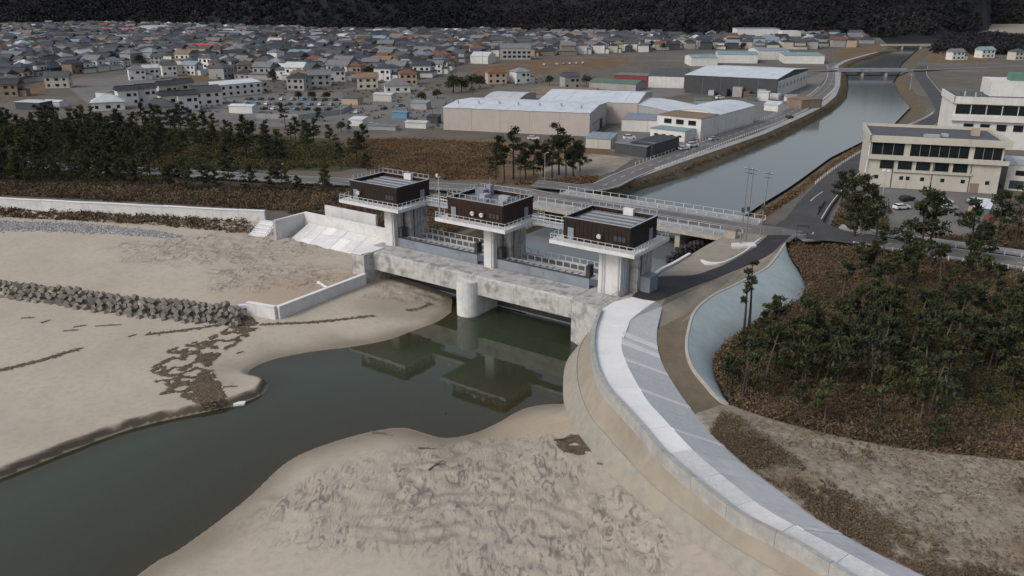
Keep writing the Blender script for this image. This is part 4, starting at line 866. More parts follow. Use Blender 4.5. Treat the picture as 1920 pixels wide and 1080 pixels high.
def brush(name, poly, n, r, per, size, mat, label, cat, seed, z=3.0, flat=.8, weight=None, zf=None):
    """undergrowth that cannot be counted, one mesh of small blades"""
    g = np.random.default_rng(seed); xs = np.array([p[0] for p in poly]); ys = np.array([p[1] for p in poly]); px, py = [], []
    while sum(map(len, px)) < n:
        x = g.uniform(xs.min(), xs.max(), n * 3); y = g.uniform(ys.min(), ys.max(), n * 3); k = inside(x, y, poly)
        if weight is not None: k &= g.random(n * 3) < weight(x, y)
        px.append(x[k]); py.append(y[k])
    x = np.concatenate(px)[:n]; y = np.concatenate(py)[:n]; rr_ = r * (.5 + g.random(n)) * (1 + .5 * vnoise(x, y, 7, seed))
    rr_ = np.maximum(rr_, .15); zz = (zf(x, y) if zf else z) + rr_ * flat * .45
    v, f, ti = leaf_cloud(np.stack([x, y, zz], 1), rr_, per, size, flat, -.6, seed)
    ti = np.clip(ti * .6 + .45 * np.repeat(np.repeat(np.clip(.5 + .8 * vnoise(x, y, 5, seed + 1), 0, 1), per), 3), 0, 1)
    o = put(name, np_mesh(name, v, f, {'tint': ti}), mat); tag(o, label, cat, kind='stuff'); return o
brush('undergrowth', WOOD, 9000, .62, 14, .27, 'brush', 'brown winter undergrowth filling the right wood', 'undergrowth', 1)
brush('undergrowth', WOOD, 6000, .75, 14, .27, 'brush_green', 'green scrub among the pines of the right wood', 'undergrowth', 2, weight=lambda x, y: np.clip(.25 + 1.4 * vnoise(x, y, 9, 3), 0, 1))
BAND = XY(PP([(-60, 345), (300, 350), (560, 352), (640, 355), (700, 352)], 3)) + XY([U(-62, 54), U(-58, 14), U(-70, 14.5), U(-85, 14)]) + XY(PP([(530, 396), (300, 382), (0, 366), (-60, 363)], 3))
brush('undergrowth', BAND, 5200, 1.1, 14, .42, 'brush', 'rust-brown brush between the left pines and the sea wall', 'undergrowth', 4)
brush('undergrowth', BELT, 6500, 1.35, 14, .5, 'brush_green', 'green scrub under the left pine belt', 'undergrowth', 5)
FRONT = XY([Vector((p[0], p[1] - .9, 0)) for p in SEAWALL[::-1][4:]]) + XY(PP([(-60, 402), (0, 406), (150, 413), (300, 422), (440, 436), (490, 436)], 3.8))
brush('undergrowth', FRONT, 1500, .7, 14, .45, 'brush', 'brown brush strip at the foot of the left sea wall', 'undergrowth', 6, 3.5)
REED = XY(PP([(650, 262), (760, 262), (930, 268), (935, 335), (840, 338), (740, 326), (650, 312)], 3))
brush('reeds', REED, 6500, .7, 10, .38, 'reed', 'rust-orange dry reeds in the field behind the gate towers', 'reeds', 7)
REED2 = XY(PP([(900, 344), (1010, 347), (1110, 345), (1125, 332), (1060, 336), (960, 346)], 3))
brush('reeds', REED2, 900, .6, 10, .45, 'reed', 'rust-orange reeds along the road behind the middle tower', 'reeds', 8)
RBANK = XY([Vector(p) for p in rt[8:26]]) + XY([Vector(p) for p in ((rt + rw) / 2)[8:26][::-1]])
brush('reeds', RBANK, 1300, .5, 10, .4, 'reed', 'orange-brown dry grass along the right canal bank', 'reeds', 9, 2.5)
LBANK = XY([Vector(p) for p in (lt * .8 + lw * .2)[12:100]]) + XY([Vector(p) for p in (lt * .35 + lw * .65)[12:100][::-1]])
brush('bank_grass', LBANK, 3600, .5, 8, .45, 'brush', 'olive-brown dry growth on the left canal bank', 'grass', 10, 1.7)
sbx = [Vector(p) for p in sb[52:110]]; GRASS = XY(sbx) + XY([Vector(p) for p in (sb[52:110] * .3 + resample(FOREST_EDGE, 58) * .7)[::-1]])
brush('dry_grass', GRASS, 5200, .30, 11, .17, 'grass_dry', 'brown dry grass along the inner foot of the curved dike', 'grass', 11, 4.7, weight=lambda x, y: np.clip((1.0 - pdist(x, y, sbx) / 6.5) * (.55 + .9 * vnoise(x, y, 4.5, 6) + .5 * vnoise(x, y, 1.4, 7)), .008, 1))
STUB = XY([Vector(p) for p in sb[50:112]]) + XY([Vector(p) for p in FOREST_EDGE[::-1]])
brush('stubble', STUB, 5200, .2, 7, .12, 'grass_dry', 'short dry stubble scattered over the tan bank inside the dike', 'grass', 21, 4.4, .7, zf=lambda x, y: 3.05 + 1.75 * np.clip(pdist(x, y, [Vector(p) for p in FOREST_EDGE]) / (pdist(x, y, [Vector(p) for p in FOREST_EDGE]) + pdist(x, y, [Vector(p) for p in sb[40:]]) + .01), 0, 1) + .1)
EDGE = XY([Vector(p) for p in BLUE_R[40:]]) + XY([Vector(p) for p in FOREST_EDGE]) + XY([Vector((p[0], p[1] + 3.0, 0)) for p in FOREST_EDGE[::-1]])
brush('undergrowth', EDGE, 1100, .65, 14, .36, 'brush', 'brown brush along the near edge of the right wood', 'undergrowth', 12)
SIDE = XY(PP([(1478, 452), (1560, 460), (1700, 480), (1930, 513), (1930, 548), (1700, 512), (1560, 486), (1545, 545), (1508, 548), (1512, 534), (1500, 507), (1484, 484)], 3))
brush('undergrowth', SIDE, 2600, .8, 14, .30, 'brush', 'brown brush between the sprayed slope and the coast road', 'undergrowth', 22)
JUNC = XY(PP([(1560, 425), (1572, 395), (1600, 372), (1650, 395), (1665, 430), (1620, 440), (1580, 434)], 3))
brush('undergrowth', JUNC, 800, .9, 14, .45, 'brush', 'reddish-brown thicket at the junction corner', 'undergrowth', 13)
ROADS = XY(PP([(1640, 438), (1800, 446), (1920, 420), (1990, 420), (1990, 480), (1780, 458), (1650, 446)], 3))
brush('undergrowth', ROADS, 1300, .8, 14, .45, 'brush', 'reddish-brown brush between the car park and the coast road', 'undergrowth', 14)

# ------------------------------------------------------------------ armour blocks, rubble, debris
def armour_mesh(seed):
    g = random.Random(seed); mb = MB(); c = .42
    mb.box(-c, c, -c, c, -c, c)
    for ax in range(3):
        for s_ in (-1, 1):
            base, tip, L_ = .40, .30, 1.0; k = len(mb.v)
            for d, r_ in ((.2, base), (L_, tip)):
                for p, q in ((-r_, -r_), (r_, -r_), (r_, r_), (-r_, r_)):
                    v = [0, 0, 0]; v[ax] = s_ * d; v[(ax + 1) % 3] = p; v[(ax + 2) % 3] = q; mb.v.append(tuple(v))
            mb.f += [(k + 4, k + 5, k + 6, k + 7)] + [(k + i, k + (i + 1) % 4, k + 4 + (i + 1) % 4, k + 4 + i) for i in range(4)]
    m = mb.mesh('armour_block'); m.materials.append(M['armour'])
    import bmesh
    bm = bmesh.new(); bm.from_mesh(m); bmesh.ops.recalc_face_normals(bm, faces=bm.faces); bm.to_mesh(m); bm.free(); return m
AM = armour_mesh(1)
bl = resample(np.array([tuple(p) for p in BLOCKS]), 400); s_ = np.r_[0, np.cumsum(np.linalg.norm(np.diff(bl, axis=0), axis=1))]
rowsn = {0: 'lower', 1: 'middle', 2: 'upper'}
for r_ in range(3):
    d = offset(bl, (-1.2, .4, 1.9)[r_]); t = s_[-1] - (.6, 1.3, 2.2)[r_]; k = 0
    while t > 0:
        p = [np.interp(t, s_, d[:, j]) for j in range(2)]
        if PIX(p[0], p[1], 2)[0] < -30: break
        k += 1; o = put('armour_block', AM, None, None, (p[0] + rng.uniform(-.2, .2), p[1] + rng.uniform(-.2, .2), (1.45, 2.25, 2.85)[r_] + rng.uniform(-.15, .2)))
        o.rotation_euler = (R(45) + rng.uniform(-.35, .35), R(35) + rng.uniform(-.35, .35), GRZ + rng.uniform(-.5, .5)); sc_ = rng.uniform(1.12, 1.34); o.scale = (sc_, sc_, sc_)
        tag(o, f'weathered grey concrete armour block, {nth(k)} from right in the {rowsn[r_]} row on the sand', 'armour block', 'armour blocks along the beach'); t -= 2.15 + rng.uniform(-.15, .2)
q0, q1 = P(1262, 480, 1), P(1334, 450, 1.5)
for r_ in range(3):
    for k in range(9):
        t = (k + .3 * r_) / 9; p = q0.lerp(q1, t) + Vector((.58 * 1.5 * (r_ - 1), .82 * 1.4 * (r_ - 1), 0))
        o = put('armour_block', AM, None, None, (p.x, p.y, .7 + .5 * r_)); recolor(o, 'armour_dark'); o.rotation_euler = (R(45) + rng.uniform(-.4, .4), R(35) + rng.uniform(-.4, .4), rng.uniform(0, 3)); o.scale = (.95,) * 3
        tag(o, f'black concrete armour block, {nth(k + 1)} from left in {nth(r_ + 1)} row on upstream right bank', 'armour block', 'dark armour blocks upstream')
def flakes(name, pts, size, mat, label, cat, seed, thick=.5, long=1.0):
    """many small angular lumps as one mesh"""
    g = np.random.default_rng(seed); n = len(pts); base = np.array([[1, 0, 0], [-1, 0, 0], [0, 1, 0], [0, -1, 0], [0, 0, 1], [0, 0, -1]], float); fb = np.array([[0, 2, 4], [2, 1, 4], [1, 3, 4], [3, 0, 4], [2, 0, 5], [1, 2, 5], [3, 1, 5], [0, 3, 5]])
    s_ = size * (.5 + g.random(n)); a = g.random(n) * 6.28; v = base[None] * (.7 + .6 * g.random((n, 6, 1))); v[:, :, 0] *= long; v[:, :, 2] *= thick
    c, s2 = np.cos(a)[:, None], np.sin(a)[:, None]; x = v[:, :, 0] * c - v[:, :, 1] * s2; y = v[:, :, 0] * s2 + v[:, :, 1] * c
    V = np.stack([x, y, v[:, :, 2]], 2) * s_[:, None, None] + np.asarray(pts)[:, None, :]; F = (fb[None] + 6 * np.arange(n)[:, None, None]).reshape(-1, 3)
    o = put(name, np_mesh(name, V.reshape(-1, 3), F, {'tint': np.repeat(g.random(n) ** 2, 6)}), mat); tag(o, label, cat, kind='stuff'); return o
def on_beach(x, y, dz=0.0): return np.stack([x, y, bed(x, y)[0] + dz], 1)
rl_ = smooth(PP([(-80, 418, 3.4), (0, 424, 3.4), (90, 427, 3.4), (180, 432, 3.4), (260, 438, 3.4), (330, 446, 3.4)]), 300)
ii = nr.integers(0, 300, 5200); sp = nr.normal(size=5200) * np.interp(ii, [0, 200, 300], [1.9, 1.3, .5]); q = rl_[ii]; q = np.stack([q[:, 0] + .3 * sp + nr.normal(size=5200) * .5, q[:, 1] + sp, q[:, 2]], 1)
flakes('rubble', on_beach(q[:, 0], q[:, 1], .05), .24, 'rubble', 'band of grey rubble stones across the upper left sand', 'rubble', 1, .7)
def strewn(poly, n, cut, seed, sc=1.6, vein=False):
    g = np.random.default_rng(seed); xs = [p[0] for p in poly]; ys = [p[1] for p in poly]; x = g.uniform(min(xs), max(xs), n); y = g.uniform(min(ys), max(ys), n)
    q_ = vnoise(x, y, sc, seed) + .5 * vnoise(x, y, sc * .4, seed + 1); k = inside(x, y, poly) & ((np.abs(q_) < -cut) if vein else (q_ > cut)); return x[k], y[k]
for i, (pg, n, cut, sc_) in enumerate((([(450, 612), (480, 625), (420, 660), (385, 690), (430, 760), (395, 768), (360, 735), (300, 745), (285, 700), (310, 665), (390, 640)], 26000, -.17, 2.6), ([(420, 603), (470, 600), (490, 618), (450, 632), (425, 620)], 2500, -.2, 1.5), ([(1040, 832), (1075, 818), (1090, 820), (1110, 848), (1085, 858), (1058, 852)], 3000, -.25, 1.2), ([(340, 745), (385, 690), (370, 650), (400, 640), (395, 690), (430, 758), (400, 768)], 9000, -.42, 2.0))):
    x, y = strewn(XY(PP(pg, .9)), n, cut, 30 + i, sc_, i in (0, 3))
    q = on_beach(x, y, .03); q = q[q[:, 2] > .12]
    flakes('debris', q, .16, 'debris', ('brown driftwood litter spread in patches on the left sand spit', 'dark litter heaped at the end of the armour block row', 'brown twig heap on the sand against the dike toe', 'dense tongue of brown litter reaching the cut bank')[i], 'debris', 40 + i, .35, 2.2)
for i, (ln, n, w_) in enumerate((([(-10, 706), (60, 690), (110, 676), (155, 662)], 500, .25), ([(275, 635), (330, 628), (400, 617), (425, 612)], 400, .22), ([(490, 613), (560, 609), (640, 602), (700, 594)], 500, .22), ([(762, 582), (785, 578), (806, 568)], 200, .15), ([(130, 850), (260, 803), (400, 771), (470, 752), (500, 728)], 1500, .35))):
    l = smooth(PP(ln, 1.0), 200); k = nr.integers(0, 200, n); x = l[k, 0] + nr.normal(size=n) * w_; y = l[k, 1] + nr.normal(size=n) * w_
    q = on_beach(x, y, .02); q = q[q[:, 2] > .12]
    flakes('tide_line', q, .14, 'debris', ('dark wrack line on the far left sand', 'dark wrack line below the armour blocks', 'dark wrack line in front of the white wing wall', 'short wrack line by the left gate bay', 'dark litter along the lip of the cut sand bank')[i], 'debris', 60 + i, .3, 2.4)
for k, (px, py, L_, az, w_) in enumerate(((55, 608, 2.2, .1, 'short driftwood log left of the debris cluster'), (88, 614, 1.6, .9, 'driftwood stump on the left sand'), (205, 620, 4.2, .15, 'longest driftwood log on the left sand'), (152, 622, 2.0, .4, 'driftwood branch left of the longest log'), (135, 630, 2.4, .2, 'driftwood stick nearest the left wrack line'), (250, 638, 1.4, .8, 'driftwood knot below the armour row'), (392, 697, 1.6, .2, 'driftwood piece on the spit beside the litter tongue'), (450, 660, 1.2, .7, 'thin twig on the bare sand spit'), (432, 726, 2.0, .1, 'driftwood branch near the cut bank'), (716, 806, 3.2, -.4, 'thin dark branch at the lower shoreline'), (818, 876, 2.6, .9, 'forked twig on the sandbar'), (1068, 825, 4.0, .12, 'brown log lying against the dike toe'), (1131, 880, 1.6, -.5, 'dark stub of wood on the sand by the dike toe'), (800, 838, 2.2, -.2, 'driftwood stick above the sandbar scuffs'))):
    p = P(px, py, 1.0); p.z = float(bed(np.array([p.x]), np.array([p.y]))[0][0]) + .06; g = random.Random(k)
    d = Vector((math.cos(az), math.sin(az), 0)); n_ = Vector((-d.y, d.x, 0)); q = [p - d * L_ / 2, p - d * L_ * .1 + n_ * .12 * L_ * .3, p + d * L_ / 2 + Vector((0, 0, .08))]
    mb = MB().tube([x - p for x in q], [.13, .11, .05], 6); mb.tube([q[1] - p, q[1] - p + d * .5 * L_ * .5 + n_ * .3 + Vector((0, 0, .15))], [.06, .02], 5)
    o = mb.build('driftwood', 'wood_grey' if k != 11 else 'debris', None, p); tag(o, w_, 'driftwood')
for k, (px, py, w_) in enumerate(((455, 577, 'white polystyrene block beside the wing wall end'), (447, 746, 'white plastic scrap on the sand spit'))):
    p = P(px, py, 2.6 if k == 0 else 1.0); p.z = float(bed(np.array([p.x]), np.array([p.y]))[0][0]); o = MB().prism([(-.8, -.4), (.7, -.5), (.9, .3), (-.6, .5)], -.05, .5 - .2 * k).build('litter', 'concrete_white', None, p, .3); tag(o, w_, 'litter')

# ------------------------------------------------------------------ poles, rails, signs, person
material('wall_pole', (.20, .20, .205), (.16, .16, .165), 2, .8)
def pole(px, py, z, h, lab, arms=True, lean=0.0):
    p = P(px, py, z); t = thing('utility_pole', lab, 'pole', p, GRZ)
    MB().tube([(0, 0, -.3), (lean * .5, 0, h * .5), (lean, 0, h)], [.16, .13, .09], 8).build('pole', 'wall_pole', t)
    if arms:
        for zz, w_ in ((h - .5, 1.8), (h - 1.3, 1.4)): MB().box(-w_ / 2 + lean, w_ / 2 + lean, -.05, .05, zz, zz + .1).build('crossarm', 'steel_dark', t)
        for x in (-.7, 0, .7): MB().tube([(x + lean, 0, h - .4), (x + lean, 0, h - .15)], .06, 6).build('insulator', 'white_metal', t)
    MB().box(-.3, .3, -.35, -.1, h * .42, h * .42 + .9).build('junction_box', 'steel_dark', t); return t
pole(1388, 457, 5.1, 16.2, 'left of the twin utility poles on the concrete pad', True, .3); pole(1398, 452, 5.0, 15.6, 'right of the twin utility poles on the concrete pad', True, .2); pole(1425, 443, 4.6, 14.2, 'single utility pole right of the twin poles beside the ramp', True, .5)
for k, (px, py, h, w_) in enumerate(((1021, 343, 8.5, 'pale lamp pole in front of the pine clump'), (641, 240, 9, 'pale pole at the edge of the brown lot'), (812, 246, 9, 'dark pole at the left corner of the beige warehouse'), (530, 342, 5, 'dark pole beside the coast road left of the left tower'), (1652, 385, 9, 'lamp pole with clustered white lamps in the car park'), (1706, 168, 8, 'pole beside the canal road bend'), (200, 352, 4, 'short dark post in the brush behind the sea wall'))):
    p = P(px, py, 3); t = thing('lamp_post', w_, 'lamp post', p, .4 * k); MB().tube([(0, 0, -.1), (0, 0, h)], [.11, .07], 7).build('pole', 'steel_dark' if 'dark' in w_ else 'galvanised', t)
    if k == 4:
        for a in range(4): l = MB().tube([(0, 0, h - .2), (.8 * math.cos(a * 1.57), .8 * math.sin(a * 1.57), h + .1)], .04, 5).build('arm', 'galvanised', t); MB().tube([(.8 * math.cos(a * 1.57), .8 * math.sin(a * 1.57), h - .05), (.8 * math.cos(a * 1.57), .8 * math.sin(a * 1.57), h + .3)], [.34, .2], 8).build('lamp_head', 'white_metal', t)
    else: MB().tube([(0, 0, h), (.7, 0, h + .25)], .05, 5).build('arm', 'galvanised', t); MB().box(.5, 1.1, -.14, .14, h + .22, h + .34).build('lamp_head', 'white_metal', t)
def guardrail(line, off, lab, step=2.2, h=.75, every=1, cap=300, mat='white_metal'):
    l = offset(np.asarray(line), off); s_ = np.r_[0, np.cumsum(np.linalg.norm(np.diff(l, axis=0), axis=1))]; t = thing('guard_rail', lab, 'railing'); mb = MB(); prev = None
    pm_ = MB().box(-.09, .09, -.09, .09, -.2, h).mesh('post'); x = 0; k = 0
    while x < s_[-1]:
        p = Vector([float(np.interp(x, s_, l[:, j])) for j in range(3)])
        if k < cap: put('post', pm_, mat, t, p)
        if prev is not None: mb.bar(prev + Vector((0, 0, h - .1)), p + Vector((0, 0, h - .1)), .06, .12)
        prev = p; x += step; k += 1
    mb.build('rail', 'galvanised', t); return t
guardrail(lroad[10:78], -4.6, 'white post railing along the water side of the left canal road', 2.4)
guardrail(lroad[10:60], 4.7, 'white post railing along the inland side of the left canal road', 2.8)
guardrail(cr_[14:], -5.2, 'white post guard rail between the right wood and the coast road', 2.6)
guardrail(cr_[22:], 5.2, 'white guard rail on the inland side of the right coast road', 3.0)
guardrail(cl_[26:58], -5.2, 'white guard rail along the coast road left of the gate towers', 3.0, mat='galvanised')
guardrail(rroad[10:42], 4.5, 'white guard rail between the right canal road and the bank', 2.4)
sg = thing('barrier_frame', 'dark steel frame barrier standing at the ramp entrance by the junction', 'barrier', P(1503, 447, 4.5), GRZ + .3)
for x in (-1.1, 1.1): MB().box(x - .06, x + .06, -.06, .06, -.1, 2.6).build('post', 'steel_dark', sg)
MB().box(-1.3, 1.3, -.08, .08, 2.55, 2.95).build('sign_bar', 'steel_dark', sg); MB().box(-1.1, 1.1, -.03, .03, 1.2, 1.28).build('crossbar', 'steel_dark', sg)
bk = thing('brick_plinth', 'brown stone bridge end post beside the near railing of the road bridge', 'bridge post', P(1369, 447, 4.3), GRZ)
MB().box(-1.3, 1.3, -.6, .6, -1.5, 2.0).build('plinth', 'concrete_old', bk); MB().box(-1.5, 1.5, -.75, .75, 2.004, 2.3).build('cap', 'armour', bk)
# arrow mark on the junction
ar = MB().poly([(-.5, -1.6, 0), (.5, -1.6, 0), (.5, .2, 0), (-.5, .2, 0)]).poly([(-1.1, .2, 0), (1.1, .2, 0), (0, 2.0, 0)]).build('road_marking', 'paint', None, P(1521, 399, 4.1) + Vector((0, 0, .1)), -.9); ar['kind'] = 'structure'
def person(loc, rz, label):
    t = thing('person', label, 'person', loc, rz)
    me = bpy.data.meshes.new('body'); v = [(0, 0, .92), (0, 0, 1.15), (0, 0, 1.38), (0, 0, 1.5), (0, .02, 1.62), (0, .03, 1.72), (-.1, 0, .88), (-.11, .06, .48), (-.11, -.02, .07), (-.11, .14, .03), (.1, 0, .88), (.11, -.04, .48), (.11, -.1, .07), (.11, .06, .03), (-.2, 0, 1.38), (-.27, -.02, 1.1), (-.26, .08, .86), (-.26, .1, .78), (.2, 0, 1.38), (.27, -.02, 1.1), (.26, .08, .86), (.26, .1, .78)]
    e = [(0, 1), (1, 2), (2, 3), (3, 4), (4, 5), (0, 6), (6, 7), (7, 8), (8, 9), (0, 10), (10, 11), (11, 12), (12, 13), (2, 14), (14, 15), (15, 16), (16, 17), (2, 18), (18, 19), (19, 20), (20, 21)]
    me.from_pydata(v, e, []); o = put('body', me, 'person_dark', t); sk = o.modifiers.new('skin', 'SKIN'); o.modifiers.new('sub', 'SUBSURF').levels = 1
    rad = [.16, .15, .17, .06, .09, .08, .11, .075, .05, .04, .11, .075, .05, .04, .08, .055, .04, .035, .08, .055, .04, .035]
    for i, r_ in enumerate(rad): me.skin_vertices[0].data[i].radius = (r_, r_)
    me.skin_vertices[0].data[0].use_root = True
    MB().tube([(0, .03, 1.52), (0, .03, 1.60), (0, .03, 1.70), (0, .02, 1.76)], [.05, .085, .085, .03], 8).build('hair', 'person_dark', t); return t
person(P(1536, 398, 3.95), 2.2, 'person in dark clothes walking on the road by the junction')

# ------------------------------------------------------------------ vehicles
for nm, c in (('car_white', (.62, .63, .64)), ('car_black', (.02, .02, .024)), ('car_silver', (.34, .36, .38)), ('car_blue', (.10, .22, .30)), ('car_red', (.25, .03, .03))): material(nm, c, tuple(x * .92 for x in c), .5, .3, spec=.6)
def car_mesh():
    prof = [(-2.1, .35), (2.1, .35), (2.15, .75), (1.95, .92), (1.05, 1.0), (-1.95, 1.02), (-2.15, .8)]; mb = MB(); n = len(prof)
    mb.v = [(x, -.82, z) for x, z in prof] + [(x, .82, z) for x, z in prof]; mb.f = [tuple(range(n)), tuple(range(2 * n - 1, n - 1, -1))] + [((i + 1) % n, i, n + i, n + (i + 1) % n) for i in range(n)]
    body = mb.mesh('body'); rf = MB(); rf.v = [(-1.55, -.62, 1.44), (.25, -.62, 1.44), (.25, .62, 1.44), (-1.55, .62, 1.44), (-1.6, -.66, 1.38), (.32, -.66, 1.38), (.32, .66, 1.38), (-1.6, .66, 1.38)]; rf.f = [(0, 1, 2, 3)] + [(i, 4 + i, 4 + (i + 1) % 4, (i + 1) % 4) for i in range(4)]
    cb = MB(); cb.v = [(-1.95, -.78, 1.0), (1.05, -.78, 1.0), (1.05, .78, 1.0), (-1.95, .78, 1.0), (-1.6, -.66, 1.38), (.32, -.66, 1.38), (.32, .66, 1.38), (-1.6, .66, 1.38)]; cb.f = [(i, (i + 1) % 4, 4 + (i + 1) % 4, 4 + i) for i in range(4)]
    wh = MB().tube([(0, -.1, 0), (0, .1, 0)], .32, 12).mesh('wheel'); return body, rf.mesh('roof'), cb.mesh('windows'), wh
CB, CR, CW, CWH = car_mesh()
for m_, k in ((CW, 'glass_dark'), (CWH, 'rubber'), (CB, 'car_white'), (CR, 'car_white')): m_.materials.append(M[k])
def car(px, py, rz, col, lab, z=3.06, grp=None, van=False):
    t = thing('parked_car', lab, 'car', P(px, py, z), rz, grp); recolor(put('body', CB, None, t), col); recolor(put('roof', CR, None, t), col); put('windows', CW, None, t)
    for x in (-1.3, 1.3):
        for y in (-.75, .75): put('wheel', CWH, None, t, (x, y, .32))
    if van: t.scale = (1.05, 1.05, 1.35)
car(1298, 276, .6, 'car_white', 'white van parked on the left canal road', 3.12, None, True); car(1282, 281, .6, 'car_white', 'white car parked just behind the white van on the canal road', 3.12)
car(1770, 382, .2, 'car_white', 'white car farther back in the office car park', 3.06); car(1778, 393, .2, 'car_silver', 'silver car in the middle of the office car park row', 3.06); car(1752, 402, .9, 'car_blue', 'blue car half hidden behind the car park pine', 3.06); car(1880, 372, .3, 'car_black', 'dark car at the right edge of the office car park', 3.06)
cc = ['car_black', 'car_white', 'car_black', 'car_silver', 'car_black', 'car_blue']
for r_ in range(3):
    for k in range(9):
        c = cc[(k * 2 + r_ * 3 + k // 3) % 6]; car(455 + k * 20 + r_ * 7, 205 - r_ * 9 + k * .2, 1.2 + .1 * r_, c, f'{c[4:]} car, {nth(k + 1)} from left in {nth(r_ + 1)} row of the walled car yard', 3.09, 'cars in the walled yard')
for k in range(7): car(1020 + k * 12, 122 - k * .5, 1.5, cc[(k * 5) % 6] if k % 2 else 'car_white', f'{nth(k+1)} car from left in the distant row on the brown field', 3.03, 'cars on the far field')
for k, (px, py) in enumerate(((700, 236), (735, 190), (752, 200), (720, 205), (668, 212))): car(px, py, .4 * k, ('car_silver', 'car_white', 'car_blue', 'car_black', 'car_white')[k], ('silver car by the low wall left of the warehouse', 'white car at the back of the brown lot', 'blue car in the brown lot', 'black car in the brown lot', 'white car beside the walled yard')[k], 3.09)

# ------------------------------------------------------------------ buildings
def bmat(nm, c, v=.12, sc=.4, rough=.8, bump=0.0, c3=None, streak=0): material(nm, c, tuple(x * (1 - v) for x in c), sc, rough, bump, None, c3, .12, streak=streak)
bmat('wall_beige', (.41, .365, .34), .08, .3, c3=(.37, .33, .305), streak=.5); bmat('wall_white', (.58, .575, .56), .1, .4, c3=(.48, .47, .45), streak=.7); bmat('wall_cream', (.45, .43, .38), .1, .4, c3=(.39, .37, .33), streak=.7)
bmat('wall_grey', (.30, .30, .30), .12, c3=(.24, .24, .24), streak=.6); bmat('wall_dark', (.055, .06, .068), .15); bmat('wall_brown', (.22, .17, .13), .15, c3=(.17, .13, .10)); bmat('wall_tan', (.38, .30, .22), .12); bmat('wall_pink', (.42, .32, .27), .12)
bmat('roof_white', (.52, .56, .61), .12, .25, .6, c3=(.42, .455, .50)); bmat('roof_pale', (.46, .48, .50), .15, .3, .6, c3=(.36, .37, .39)); bmat('roof_grey', (.16, .165, .175), .2, .4, .7); bmat('roof_slate', (.075, .078, .086), .25, .5, .6); bmat('roof_dark', (.035, .037, .042), .25, .5, .6)
bmat('roof_brown', (.21, .15, .095), .2, .4, .8, c3=(.15, .11, .075)); bmat('roof_rust', (.16, .075, .05), .2); bmat('roof_red', (.42, .07, .045), .15); bmat('roof_orange', (.45, .13, .06), .15); bmat('roof_blue', (.12, .25, .36), .15); bmat('roof_teal', (.17, .26, .28), .15, .3, .6, c3=(.22, .30, .31)); bmat('roof_green', (.09, .15, .12), .2); bmat('sheet_red', (.19, .045, .045), .15); bmat('roof_bluegrey', (.20, .235, .28), .15, .4, .6)
bmat('roof_navy', (.045, .052, .072), .25, .5, .6)
bmat('green_net', (.10, .22, .17), .2)
def frame_of(p0, p1):
    d = p1 - p0; return math.atan2(d.y, d.x), Vector((d.x, d.y)).length
def glaze(parent, face, u0, u1, z0, z1, dims, name='window', frame=None, mat='glass_dark'):
    """a pane set on a face of a building box: f front, r right, l left"""
    W, D = dims; e = .05
    def bx(a0, a1, c0, c1, lo, hi):
        if face == 'f': return MB().box(a0, a1, -hi, -lo, c0, c1)
        if face == 'r': return MB().box(W + lo, W + hi, a0, a1, c0, c1)
        return MB().box(-hi, -lo, a0, a1, c0, c1)
    o = bx(u0, u1, z0, z1, .002, e).build(name, mat, parent)
    if frame:
        t = .09
        for a0, a1, c0, c1 in ((u0 - t, u1 + t, z1, z1 + t), (u0 - t, u1 + t, z0 - t, z0), (u0 - t, u0, z0, z1), (u1, u1 + t, z0, z1)): bx(a0, a1, c0, c1, .002, e + .06).build('frame', frame, o)
    return o
def hall(name, label, p0, p1, depth, h, wall, roof, npan, kind='flat', rise=1.2, cat='warehouse', over=.25, vpan=True, wjoint='wall_brown'):
    rz, W = frame_of(p0, p1); t = thing(name, label, cat, (p0.x, p0.y, 3), rz)
    def zr(s):                                   # roof height across the depth, s 0..1
        if kind == 'flat': return h + rise * .25 * s
        if kind == 'gable': return h + rise * (1 - abs(2 * s - 1))
        if kind == 'mono': return h + rise * s
        return h + rise * math.sin(math.pi * s)
    ss_ = {'flat': 2, 'gable': 3, 'mono': 2, 'arch': 8}[kind]; prof = [(depth * i / (ss_ - 1), zr(i / (ss_ - 1))) for i in range(ss_)]
    mb = MB(); ring = [(0, -.6), (depth, -.6)] + [(y, z) for y, z in reversed(prof)]; n = len(ring)
    mb.v = [(0, y, z) for y, z in ring] + [(W, y, z) for y, z in ring]; mb.f = [tuple(range(n - 1, -1, -1)), tuple(range(n, 2 * n))] + [(i, (i + 1) % n, n + (i + 1) % n, n + i) for i in range(n)]
    wl_ = mb.build('wall', wall, t)
    if vpan:
        m_ = max(2, round(W / 11))
        for k in range(m_): MB().box(W * k / m_ + .05, W * (k + 1) / m_ - .05, -.10, -.002, -.5, h - .25).build('wall_panel', wall, t)
        for k in range(1, m_): MB().box(W * k / m_ - .049, W * k / m_ + .049, -.05, -.001, -.5, h - .25).build('joint_strip', wjoint, t)
    for k in range(npan):
        x0 = -over + (W + 2 * over) * k / npan; x1 = -over + (W + 2 * over) * (k + 1) / npan - .05; dz = .03 * (k % 2) + rng.uniform(0, .03)
        for i in range(ss_ - 1):
            (y0, z0), (y1, z1) = prof[i], prof[i + 1]
            if i == 0: y0 -= over
            if i == ss_ - 2: y1 += over
            g = MB(); g.v = [(x0, y0, z0 + .01 + dz), (x1, y0, z0 + .01 + dz), (x1, y1, z1 + .01 + dz), (x0, y1, z1 + .01 + dz), (x0, y0, z0 + .16 + dz), (x1, y0, z0 + .16 + dz), (x1, y1, z1 + .16 + dz), (x0, y1, z1 + .16 + dz)]
            g.f = [(0, 3, 2, 1), (4, 5, 6, 7)] + [(j, (j + 1) % 4, 4 + (j + 1) % 4, 4 + j) for j in range(4)]; g.build('roof_panel', roof, t)
    return t, W
